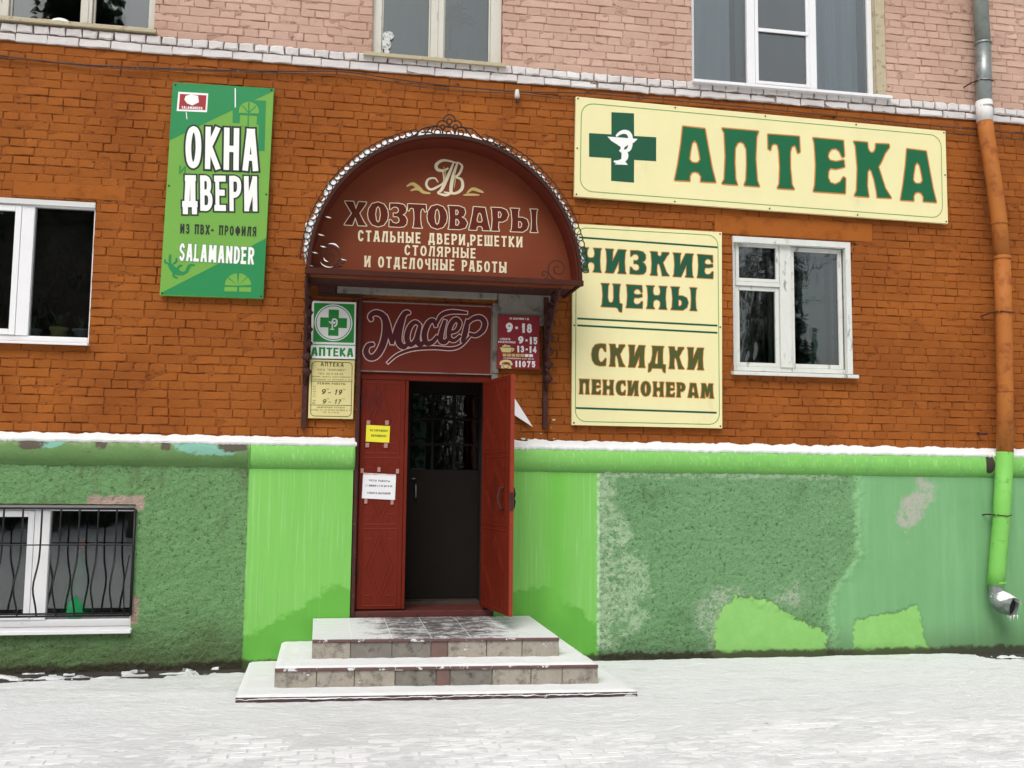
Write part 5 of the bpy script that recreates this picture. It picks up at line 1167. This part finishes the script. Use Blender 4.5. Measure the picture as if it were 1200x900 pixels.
strokes([(.012, [423, 168, 423, 128]), (.010, [423, 168, 398, 140]), (.010, [423, 168, 450, 142]), (.012, [421, 178, 420, 220]), (.008, [384, 172, 461, 175])], O5, s5, yb-.0015, MGREEN, s, .01, name='window_print')
# lower arch window icon (measured on a finer crop)
O9, s9 = (185, 270), 8.571
fan = []
for a0, a1 in ((178, 142), (137, 95), (85, 47), (42, 4)): fan.append([(805, 555)]+[(805+138*math.cos(math.radians(a)), 555-125*math.sin(math.radians(a))) for a in np.linspace(a0, a1, 6)])
for f in fan: fill([(805+(p[0]-805)*.97+0, p[1]) for p in f], O9, s9, yb-.001, LGREEN, s, 'window_print')
fill([(668, 568), (795, 570), (795, 614), (668, 612)], O9, s9, yb-.001, LGREEN, s, 'window_print'); fill([(818, 570), (938, 573), (936, 618), (816, 615)], O9, s9, yb-.001, LGREEN, s, 'window_print')
strokes([(.055, [115, 335, 150, 385, 195, 420, 240, 430]), (.028, [240, 430, 285, 415, 305, 375, 325, 350, 370, 348]), (.022, [125, 330, 120, 290, 125, 240]), (.018, [110, 330, 75, 320, 72, 290]), (.018, [150, 340, 185, 310, 185, 275]), (.02, [190, 400, 215, 360, 245, 350]), (.02, [175, 420, 155, 455, 200, 480]), (.018, [200, 430, 240, 440, 270, 432])], O9, s9, yb-.001, MGREEN, s, .02, name='lizard_print', taper=(.5, 1))
quad([(209, 107.5), (244, 109.5), (242.5, 131.5), (207, 130)], yb-.0012, yb-.0002, 'label_border', WPRINT, s, 0); quad([(211, 110), (242, 111.8), (240.7, 129), (209.5, 128)], yb-.0022, yb-.0012, 'label_field', simple('label_red', (.33, .03, .03), .5), s, 0)
fill([(185, 104), (205, 98), (232, 104), (235, 128), (210, 140), (190, 132), (180, 118)], O5, s5, yb-.0028, WPRINT, s, 'label_print'); tx('SALAMANDER', (170, 142), (170, 152), (248, 146), (248, 156), O5, s5, yb-.0028, WPRINT, s, .2)
tx('ОКНА', (185, 216), (184, 376), (460, 229), (458, 388), O5, s5, yb-.0018, WPRINT, s, .19, outline=(.017, BLK), hweight=.15, gap=.2)
tx('ДВЕРИ', (176, 403), (172, 535), (457, 406), (453, 540), O5, s5, yb-.0018, WPRINT, s, .21, outline=(.014, BLK), hweight=.17, gap=.2)
tx('ИЗ ПВХ- ПРОФИЛЯ', (165, 585), (164, 622), (452, 597), (450, 634), O5, s5, yb-.0012, BLK, s, .2, gap=.3)
tx('SALAMANDER', (163, 660), (161, 724), (443, 674), (441, 740), O5, s5, yb-.0018, WPRINT, s, .24, hweight=.18, outline=(.005, simple('grey_green_print', (.10, .28, .10), .5)), gap=.22)
tx('И', (160, 366), (160, 398), (186, 368), (186, 400), O5, s5, yb-.0012, simple('faded_green_print', (.05, .25, .05), .5), s, .2)
strokes([(.010, [372, 75, 372, 148])], O5, s5, yb-.003, WPRINT, s, .01, name='scratch'); strokes([(.007, [187, 165, 190, 192])], O5, s5, yb-.003, WPRINT, s, .01, name='scratch')
bolts(s, Q3, -.06, 2, 3, .02)
# transom panel
Q4 = [(422.5, 351.5), (577, 357), (576, 440), (421, 436)]
s = sign('transom_sign', 'dull red board with flowing pink-edged script above the doors', Q4, -.026, -.004, MASTERP)
P_ = [W(*c, -.03) for c in Q4]
print_polys([ring(rrect_path(P_[0][0]+.004, P_[1][0]-.004, P_[2][1]+.008, P_[0][1]-.012, .004, 1), .010)], -.0265, 'edge_strip', CONC, s)
OM = (340, 330); sM = 3.333
M_ = [(.062, [318,150,312,136,330,122,356,128,372,152,372,205,358,255,335,290,310,296,296,275,305,250,325,245]), (.05, [372,132,384,180,398,245]), (.05, [398,245,418,180,448,125,466,122]), (.058, [446,130,428,190,424,235,442,255,458,245]),
      (.05, [508,170,488,158,466,180,456,220,468,246,488,232,506,178]), (.052, [508,168,496,225,508,246,526,232]),
      (.052, [570,176,560,152,540,162,524,205,532,240,556,236,576,212]), (.052, [606,150,592,195,588,228,604,236,618,222]), (.04, [572,165,590,132,630,118,692,122]),
      (.046, [622,200,650,190,662,162,646,148,626,172,620,215,640,230,666,210]), (.05, [694,148,684,200,672,238]), (.05, [690,168,712,146,742,140,760,160,752,190,725,210,700,204]),
      (.03, [380,318,420,285,480,264,560,258,630,262,670,248,704,212])]
strokes([(w_, p) for w_, p in M_], OM, sM, -.0275, PINKL, s, .05, grow=.008, name='script_outline', taper=(.55, 1))
strokes([(w_, p) for w_, p in M_], OM, sM, -.0283, DRED, s, .05, name='script_lettering', taper=(.55, 1))
# green-cross sign and the yellow hours plaque
O7, s7 = (350, 340), 5.625
pz = lambda p: (O7[0]+p[0]/s7, O7[1]+p[1]/s7)
Q5 = [pz(p) for p in ((88, 70), (380, 80), (372, 455), (78, 448))]
s = sign('small_pharmacy_sign', 'small white sign with green cross in a ring, left of doorway', Q5, -.05, -.015, WHITEV)
fill([(102, 84), (368, 93), (364, 348), (96, 340)], O7, s7, -.0508, GRN_SIGN, s, 'green_field')
cc = H((230, 215), *O7, s7, 0, -.051); mk = lambda r, n=32: [(cc[0]+r*math.cos(2*PI*i/n), cc[1]+r*math.sin(2*PI*i/n)) for i in range(n)]
rpx = .1665
flat(mk(rpx), -.0513, 'white_disc', WHITEV, s); print_polys([ring(mk(rpx-.014), .007)], -.0517, 'ring_line', GRN_SIGN, s)
a_, b_ = .045, .118; crs = lambda a, b: [(-a, b), (a, b), (a, a), (b, a), (b, -a), (a, -a), (a, -b), (-a, -b), (-a, -a), (-b, -a), (-b, a), (-a, a)]
for gr, yy, mm in ((.0, -.0521, GRN_SIGN),):
    flat([[(cc[0]+x, cc[1]+z) for x, z in [(-a_, -b_), (a_, -b_), (a_, b_), (-a_, b_)]], [(cc[0]+x, cc[1]+z) for x, z in [(-b_, -a_), (-a_-.0001, -a_), (-a_-.0001, a_), (-b_, a_)]], [(cc[0]+x, cc[1]+z) for x, z in [(a_+.0001, -a_), (b_, -a_), (b_, a_), (a_+.0001, a_)]]], yy, 'cross', mm, s)
strokes([(.014, [235, 240, 250, 225, 250, 198, 230, 190, 222, 205]), (.012, [222, 212, 222, 255])], O7, s7, -.0526, WHITEV, s, .012)
fill([(196, 206), (248, 208), (236, 224), (210, 222)], O7, s7, -.0526, WHITEV, s, 'cup_emblem'); fill([(208, 254), (234, 255), (236, 262), (206, 261)], O7, s7, -.0526, WHITEV, s, 'cup_emblem')
tx('АПТЕКА', (84, 376), (82, 432), (362, 384), (359, 440), O7, s7, -.0508, GRN_SIGN, s, .26, hweight=.18, gap=.14)
strokes([(.008, [80, 358, 372, 364])], O7, s7, -.0508, GRN_SIGN, s, .01, name='rule')
Q6 = [pz(p) for p in ((74, 456), (370, 463), (358, 850), (62, 843))]
s = sign('hours_plaque', 'yellow-cream pharmacy opening hours plaque left of the doors', Q6, -.046, -.015, CREAM2)
frames(Q6, -.0468, .02, .035, .006, OLIVE, s); PB = OLIVE
OP2, sp2 = (350, 410), 10.59
for st, q, wt in (('АПТЕКА', ((275, 152), (273, 202), (560, 162), (558, 212)), .2), ('ООО "КИПЛЮС"', ((235, 232), (234, 258), (588, 240), (587, 266)), .18), ('ТЕЛ. 62-2-35-43', ((245, 282), (244, 305), (552, 288), (551, 312)), .18),
                  ('ВЛАДИМ. ОБЛАСТЬ, 14.00.17 ЛИЦЕНЗИЯ', ((172, 322), (171, 338), (642, 332), (641, 348)), .18), ('Г.ВЛАДИМИР УЛ. ПОЧТОВАЯ Д. 20', ((172, 358), (171, 374), (642, 366), (641, 382)), .18),
                  ('РЕЖИМ РАБОТЫ', ((236, 402), (234, 428), (580, 410), (578, 436)), .22), ('9', ((280, 485), (278, 552), (330, 487), (328, 554)), .2), ('-', ((365, 500), (365, 560), (400, 500), (400, 560)), .16), ('19', ((445, 490), (443, 556), (532, 494), (530, 562)), .2),
                  ('9', ((292, 612), (290, 668), (338, 613), (336, 669)), .2), ('-', ((370, 620), (370, 672), (400, 620), (400, 672)), .16), ('17', ((445, 612), (443, 668), (520, 616), (518, 672)), .2),
                  ('00', ((345, 478), (345, 494), (378, 480), (378, 496)), .2), ('00', ((545, 484), (545, 500), (580, 486), (580, 502)), .2), ('00', ((348, 600), (348, 612), (380, 601), (380, 614)), .2), ('00', ((540, 600), (540, 612), (572, 602), (572, 614)), .2),
                  ('ДЕЖУРНАЯ АПТЕКА', ((230, 702), (229, 720), (572, 708), (571, 726)), .2), ('АПТЕКА УЛ. 30 ЛЕТИЯ ОКТЯБРЯ Д. 17', ((150, 736), (149, 752), (650, 744), (649, 760)), .18), ('ТЕЛ. 22-2-18-66', ((300, 768), (299, 784), (500, 771), (499, 787)), .18)):
    tx(st, *q, OP2, sp2, -.0468, PB, s, wt, slant=.2 if st in ('9', '19', '17') else 0, gap=.3)
for k, dd in enumerate(('ПН', 'ВТ', 'СР', 'ЧТ', 'ПТ')): tx(dd, (175, 450+k*30), (175, 464+k*30), (212, 451+k*30), (212, 465+k*30), OP2, sp2, -.0468, PB, s, .2)
for k, dd in enumerate(('СБ', 'ВС')): tx(dd, (172, 622+k*30), (172, 638+k*30), (208, 623+k*30), (208, 639+k*30), OP2, sp2, -.0468, PB, s, .2)
for a, b in (((150, 388), (670, 396)), ((140, 684), (660, 690))):
    print_polys([stroke_polys('l', [H(a, *OP2, sp2, 0, -.046), H(b, *OP2, sp2, 0, -.046)], .005, .005)], -.0468, 'rule', PB, s)
# maroon hours plaque
OH, sH = (575, 365), 12.0
Q7 = [(OH[0]+p[0]/sH, OH[1]+p[1]/sH) for p in ((112, 48), (690, 62), (688, 818), (90, 800))]
s = sign('shop_hours_plaque', 'maroon plaque with white shop hours and telephone number, right of doorway', Q7, -.065, -.036, MAROON)
frames(Q7, -.0658, .008, .004, .006, TYMP, s)
for st, q, wt in (('ЧП ВАКУЛИНА Г.Ж.', ((262, 85), (262, 112), (542, 92), (542, 120)), .22), ('9', ((215, 160), (215, 295), (312, 160), (312, 295)), .27), ('·', ((345, 160), (345, 295), (385, 160), (385, 295)), .25), ('18', ((440, 168), (440, 300), (578, 172), (578, 304)), .27),
                  ('СУББОТА', ((130, 372), (130, 400), (275, 376), (275, 404)), .22), ('ВОСКРЕСЕНЬЕ', ((108, 412), (108, 440), (348, 420), (348, 448)), .22),
                  ('9', ((388, 348), (388, 452), (462, 350), (462, 454)), .27), ('·', ((488, 350), (488, 460), (520, 350), (520, 460)), .25), ('15', ((548, 358), (548, 462), (655, 362), (655, 466)), .27),
                  ('13', ((372, 482), (372, 575), (470, 484), (470, 577)), .26), ('·', ((492, 484), (492, 580), (522, 484), (522, 580)), .25), ('14', ((545, 488), (545, 582), (645, 490), (645, 584)), .26),
                  ('УЛ.ИЛЬЮШКИНА Д.27 КВ.36', ((180, 645), (180, 665), (606, 658), (606, 678)), .2), ('11075', ((345, 692), (345, 782), (626, 700), (626, 788)), .26)):
    tx(st, *q, OH, sH, -.0662, WHITEV, s, wt, gap=.28)
fill([(128, 505), (300, 512), (282, 575), (160, 572)], OH, sH, -.0662, CREAM2, s, 'cup_print'); strokes([(.012, [295, 520, 325, 530, 300, 560]), (.014, [165, 490, 220, 485, 275, 492]), (.01, [195, 480, 205, 465])], OH, sH, -.0668, CREAM2, s, .01, name='cup_print')
fill([(150, 800), (145, 770), (175, 738), (245, 742), (285, 775), (290, 803)], OH, sH, -.0662, CREAM2, s, 'telephone_print'); strokes([(.022, [142, 745, 150, 712, 205, 695, 270, 705, 295, 750])], OH, sH, -.0666, CREAM2, s, .02, name='telephone_print')
cq = H((215, 772), *OH, sH, 0, -.067); print_polys([ring([(cq[0]+.028*math.cos(2*PI*i/12), cq[1]+.018*math.sin(2*PI*i/12)) for i in range(12)], .005)], -.0670, 'telephone_print', MAROON, s)
for k in range(7): fill([(170+k*62, 592+k*1.5), (222+k*62, 593+k*1.5), (222+k*62, 632+k*1.5), (170+k*62, 631+k*1.5)], OH, sH, -.0662, GOLD if k < 5 else WHITEV, s, 'day_mark')
# notices on the left leaf
ON, sN = (415, 485), 7.83
def nq(*pts): return [(ON[0]+a/sN, ON[1]+b/sN) for a, b in pts]
s = sign('yellow_notice', 'yellow paper notice taped to the closed red door leaf', nq((112, 100), (330, 112), (322, 265), (106, 254)), -.0145, -.0125, YPAPER, 'notice', 'sheet')
tx('ОСТОРОЖНО!', (145, 140), (145, 160), (305, 146), (305, 166), ON, sN, -.0155, BLK, s, .2); tx('ОКРАШЕНО!', (155, 188), (155, 208), (292, 194), (292, 214), ON, sN, -.0155, BLK, s, .2)
for p in ((115, 60), (285, 60), (105, 265), (275, 270)): quad(nq(p, (p[0]+34, p[1]), (p[0]+32, p[1]+42), (p[0]-2, p[1]+42)), -.0162, -.0150, 'tape', TAPE, s, 0)
s = sign('white_notice', 'white paper notice taped low on the closed red door leaf', nq((82, 555), (385, 560), (375, 790), (70, 775)), -.0145, -.0125, WPAPER, 'notice', 'sheet')
for st, q in (('ЧАСЫ РАБОТЫ', ((135, 600), (135, 618), (328, 610), (328, 628))), ('С 1 ЯНВАРЯ С 9-00 ДО 18-00', ((105, 648), (105, 666), (350, 655), (350, 673))), ('СУББОТА ВЫХОДНОЙ', ((120, 715), (120, 733), (332, 722), (332, 740)))): tx(st, *q, ON, sN, -.0155, BLK, s, .18)
for p in ((215, 490), (60, 500), (385, 505), (95, 780), (335, 790)): quad(nq(p, (p[0]+28, p[1]), (p[0]+26, p[1]+42), (p[0]-2, p[1]+42)), -.0162, -.0150, 'tape', TAPE, s, 0)
quad(nq((84, 540), (385, 556), (384, 566), (84, 556)), -.0168, -.0158, 'torn_strip', simple('torn_label', (.55, .38, .30), .8, .3, 40, (.7, .7, .7), .5, .55, 60), s, 0)
# torn triangular board scrap
OT, sT = (560, 350), 5.29
mb = MB(); P_ = [H(p, *OT, sT, 0, -.05) for p in ((228, 618), (340, 795), (212, 712))]
mb.plate([P_[2], P_[1], P_[0]], -.055, -.045).build('torn_poster', WPAPER, label='torn white triangular scrap on the wall right of the open door', cat='poster')

# ------------------------------------------------------------------ downpipe
xp = W(1176, 300, -.17)[0]
DP = empty('downpipe', (xp, -.17, W(1168, 700, -.17)[1]), label='rain downpipe, grey above, orange in middle, bright green below', cat='downpipe')
def pp_(pts): return [(W(a, b, y)[0], y, W(a, b, y)[1]) for a, b, y in pts]
top = W(1148.5, 0, -.13)
up_ = pp_([(1149.3, 2, -.13), (1152, 53, -.13)]); up_ = [(up_[0][0]-.03, -.13, Z_TOP)]+up_[1:]
MB().tube(up_, .074, 18).build('pipe_section', GREYP, DP, smooth=True, label='grey upper section of the pipe')
MB().tube(pp_([(1151.9, 50, -.13), (1153, 121, -.13)]), .078, 18).build('pipe_section', GALV, DP, smooth=True, label='bare metal section of the pipe')
MB().tube(pp_([(1153, 119, -.13), (1154.2, 143, -.135)]), .081, 18).build('pipe_section', WPP, DP, smooth=True, label='whitewashed section of the pipe')
MB().tube(pp_([(1154, 141, -.135), (1156, 158, -.15), (1165, 215, -.165), (1171, 262, -.17), (1174.5, 302, -.17)]), .077, 18).build('pipe_section', ORP, DP, smooth=True)
MB().tube(pp_([(1174.4, 300, -.17), (1176.6, 380, -.17), (1177.6, 458, -.17), (1177.7, 531, -.17)]), .079, 18).build('pipe_section', ORP, DP, smooth=True)
MB().tube(pp_([(1177.7, 530, -.17), (1174, 600, -.17), (1168.5, 668, -.17), (1166.8, 686, -.17)]), .081, 18).build('pipe_section', GRP, DP, smooth=True, label='bright green lower section of the pipe')
bands = MB()
for a, b in ((1151.9, 51), (1152.6, 96), (1153.8, 126), (1171, 262), (1174.7, 303), (1176.4, 366), (1177.6, 458), (1172.8, 603), (1168.4, 682)):
    y = -.17 if b > 200 else -.13; c = W(a, b, y); o = MB().tube([(c[0], y, c[1]-.009), (c[0], y, c[1]+.009)], .086, 18)
    o.build('band', ORP if 200 < b < 500 else (GRP if b > 500 else GALV), DP, smooth=False)
for a, b in ((1176.4, 366), (1172.8, 603), (1152.6, 96)):
    y = -.17 if b > 200 else -.13; c = W(a, b, y); MB().tube([(c[0]-.14, -.005, c[1]-.02), (c[0]-.11, y*.6, c[1]), (c[0]-.08, y-.03, c[1])], .007, 6).tube([(c[0]-.08, y-.05, c[1]), (c[0], y-.095, c[1]-.012), (c[0]+.085, y-.05, c[1]-.004)], .005, 6).build('wall_tie', RUST, DP)
e0 = W(1166.8, 684, -.17); e1 = W(1167.5, 699, -.17); e2 = W(1172, 708, -.21)
pa = [(e0[0], -.17, e0[1]), (e1[0]-.0, -.17, e1[1]+.02)]
MB().tube(pa, .066, 16, cap=False).build('spout_neck', GALV, DP, smooth=True)
sp_ = [(e1[0], -.17, e1[1]+.03), (e1[0]+.0, -.172, e1[1]-.02), (e1[0]+.03, -.205, e1[1]-.065), (e1[0]+.085, -.31, e1[1]-.085)]
mb = MB(); mb.tube(sp_, [.074, .082, .092, .092], 18, cap=False).tube(sp_[::-1], [.086, .084, .074, .068], 18, cap=False); o = mb.build('spout', GALV, DP, smooth=True)
mb = MB(); d_ = (Vector(sp_[3])-Vector(sp_[2])).normalized(); mb.tube([Vector(sp_[3])-d_*.03, Vector(sp_[3])-d_*.028], .084, 16).build('spout_shade_disc', simple('black_spout_shade', (.01, .01, .012), .8), DP)  # black disc across the mouth paints in the shade inside the spout
sn = MB()
for i in range(9):
    t = i/8; p = Vector(sp_[1]).lerp(Vector(sp_[3]), t); 
    for k in range(7):
        a = math.radians(15+25*k); rr2 = .088+.012*math.sin(PI*k/6)*math.sin(PI*min(1, t+.1)); sn.v.append((p.x+rr2*math.cos(a)*.9, p.y-.02, p.z+.0+rr2*math.sin(a)))
sn.f = [(i*7+k, i*7+k+1, (i+1)*7+k+1, (i+1)*7+k) for i in range(8) for k in range(6)]
sn.build('spout_snow', SNOW, smooth=True, kind='structure')
ic = MB(); r = random.Random(3)
for k in range(7): a = Vector(sp_[3])+Vector((r.uniform(-.06, .05), r.uniform(-.02, .02), -.075)); ic.tube([a, a+Vector((0, 0, -r.uniform(.02, .07)))], [.006, .001], 5)
ic.build('icicles', WHITEV, DP, smooth=True, kind='stuff')

# ------------------------------------------------------------------ cables and small fittings
def cable(pts, y, r, lab):
    P_ = catmull(pts, False, 6); o = MB().tube([(W(a, b, y)[0], y+.006*math.sin(i*.4), W(a, b, y)[1]) for i, (a, b) in enumerate(P_)], r, 6).build('cable', simple('weathered_cable', (.07, .045, .035), .7, .3, 20, (.2, .18, .16), .6, .7, 20), smooth=True, label=lab, cat='cable')
cable([(-130, 56), (-40, 60), (0, 65), (33, 69), (117, 77), (233, 81.5), (333, 83), (400, 84), (467, 93), (533, 101), (606, 107.5), (673, 108.5), (720, 112), (900, 128), (1104, 148), (1145, 152), (1200, 157), (1300, 166)], -.03, .006, 'upper strand of wall cable sagging under the white brick cornice')
cable([(-130, 55), (-40, 62), (0, 66.5), (50, 71), (117, 79), (200, 82), (300, 84.5), (400, 88), (470, 98), (530, 106), (606, 110), (673, 117), (760, 127), (900, 140), (1104, 155), (1145, 159), (1200, 164), (1300, 172)], -.036, .004, 'thinner lower strand of wall cable, running behind the long pharmacy sign')
c = W(606, 110, -.05); lm = empty('wall_insulator', (c[0], 0, c[1]), label='tiny pale insulator hanging on the cable above the canopy', cat='insulator')
MB().lathe([(0, .04), (.016, .04), (.02, .02), (.024, 0), (.026, -.03), (.016, -.045), (0, -.045)], (c[0], -.05, c[1]), 10).build('insulator_body', WOOD, lm, smooth=True); MB().tube([(c[0], -.0, c[1]+.03), (c[0], -.05, c[1]+.03)], .006, 6).tube([(c[0], -.05, c[1]-.04), (c[0]-.01, -.05, c[1]-.09), (c[0]+.015, -.05, c[1]-.08)], .006, 6).build('hook', IRON, lm)
# wall stubs and chipped paint flecks
for px_, py_, lb in ((1144, 509, 'short rusty pipe stub in orange brick beside the downpipe'), (346, 476, 'small grey chip mark on brick left of canopy post')):
    pass
c = W(1149, 509, 0); MB().tube([(c[0]-.03, -.0, c[1]+.01), (c[0]-.02, -.05, c[1]), (c[0]+.03, -.06, c[1])], .012, 8).build('pipe_stub', RUST, smooth=True, label='short rusty stub sticking out of the brick left of the downpipe', cat='pipe stub')
fl = MB(); r = random.Random(9)
for a, b, s_ in ((649, 492, .022), (649, 514, .012), (634, 508, .012), (613, 514, .03), (620, 515, .02), (700, 519, .02), (735, 519, .03), (770, 521, .025), (842, 521, .02), (968, 523, .02), (1068, 525, .02), (646, 501, .008), (680, 519, .015)):
    c = W(a, b, -.004); n_ = 9; fl.plate([(c[0]+s_*r.uniform(.5, 1.1)*math.cos(2*PI*i/n_), c[1]+s_*.45*r.uniform(.5, 1.1)*math.sin(2*PI*i/n_)) for i in range(n_)], -.0048, .004)
fl.build('paint_fleck', simple('spilt_paint', (.50, .58, .42), .7, .2, 30), B, kind='stuff')

# ------------------------------------------------------------------ trees across the street (they are what the window panes mirror)
def bare_tree(seed, h):
    r = random.Random(seed); mb = MB()
    def grow(p, d, L, rad, lev):
        q = p+d*L; mb.tube([p, p.lerp(q, .5)+Vector((r.uniform(-.05, .05), r.uniform(-.05, .05), 0))*L, q], [rad, rad*.85, rad*.66], 5 if lev < 2 else 3, cap=False)
        if lev == 5: return
        for _ in range(3 if lev < 4 else 4):
            ax = Vector((r.uniform(-1, 1), r.uniform(-1, 1), r.uniform(-.2, .5))).normalized(); nd = (d+ax*r.uniform(.45, .8)).normalized(); grow(q if r.random() < .6 else p.lerp(q, r.uniform(.6, .95)), nd, L*r.uniform(.62, .82), rad*.6, lev+1)
    tr = MB(); top_ = Vector((0, 0, h*.3)); tr.tube([(0, 0, -.1), (.05, 0, h*.15), top_], [.22, .17, .15], 9)
    for _ in range(4): grow(top_, Vector((r.uniform(-.6, .6), r.uniform(-.6, .6), 1)).normalized(), h*.2, .1, 1)
    return tr, mb
def spruce(seed, h):
    r = random.Random(seed); tr = MB().tube([(0, 0, -.1), (0, 0, h)], [.2, .02], 7); mb = MB()
    for k in range(4200):
        t = r.random()**.7; z = h*(1-t*.96); R_ = t*h*.20+.15; a = r.uniform(0, 2*PI); d = R_*r.uniform(.25, 1); z2 = z-d*.3
        c = Vector((d*math.cos(a), d*math.sin(a), z2)); s_ = r.uniform(.35, .8); o1 = Vector((math.cos(a), math.sin(a), -.35))*s_; o2 = Vector((-math.sin(a), math.cos(a), r.uniform(-.4, .4)))*s_*.4
        mb.add([c-o1-o2, c+o1-o2, c+o1+o2, c-o1+o2], [(0, 1, 2, 3)])
    return tr, mb
def put_tree(name, gen, pos, lab):
    e = empty(name, (0, 0, 0), label=lab, cat='tree', group='trees across the street')
    gen[0].build('trunk', BARK, e, smooth=True); gen[1].build('crown', BARK if name == 'bare_tree' else LEAF, e); e.location = pos; return e
t1 = put_tree('bare_tree', bare_tree(2, 11), (-3.5, -24, 0), 'tall leafless tree across the street from the doorway')
for px_, py_, rz, s_, lb in ((3.5, -27, 1.2, 1.1, 'taller leafless tree across the street, facing the pharmacy sign'), (-9, -22, 2.6, .95, 'leafless tree across the street, facing the left window'), (10, -23, 4, 1.0, 'leafless tree across the street, facing the downpipe'), (14, -27, .7, 1.25, 'large leafless tree across the street, far to the right'), (-12.5, -21, 5.1, 1.0, 'leafless tree across the street, far to the left'), (-6, -19, 3.3, .8, 'smallest leafless tree across the street, nearest the road')):
    c = copy_tree(t1); c.location = (px_, py_, 0); c.rotation_euler.z = rz; c.scale = (s_, s_, s_); c['label'] = lb
t2 = put_tree('spruce_tree', spruce(4, 24), (-11, -30, 0), 'dark spruce across the street behind the leafless trees')
for px_, py_, s_, lb in ((2, -33, .8, 'shorter dark spruce straight across from the doorway'), (9.5, -36, .6, 'low dark spruce across the street, opposite the discount sign'), (-17, -31, 1.1, 'tallest dark spruce, far to the left across the street'),
                          (-6.5, -35, 1.0, 'dark spruce across the street, set back behind the others on the left'), (19.5, -34, .6, 'smallest dark spruce, far to the right across the street')):
    c = copy_tree(t2); c.location = (px_, py_, 0); c.scale = (s_, s_, s_); c.rotation_euler.z = px_; c['label'] = lb
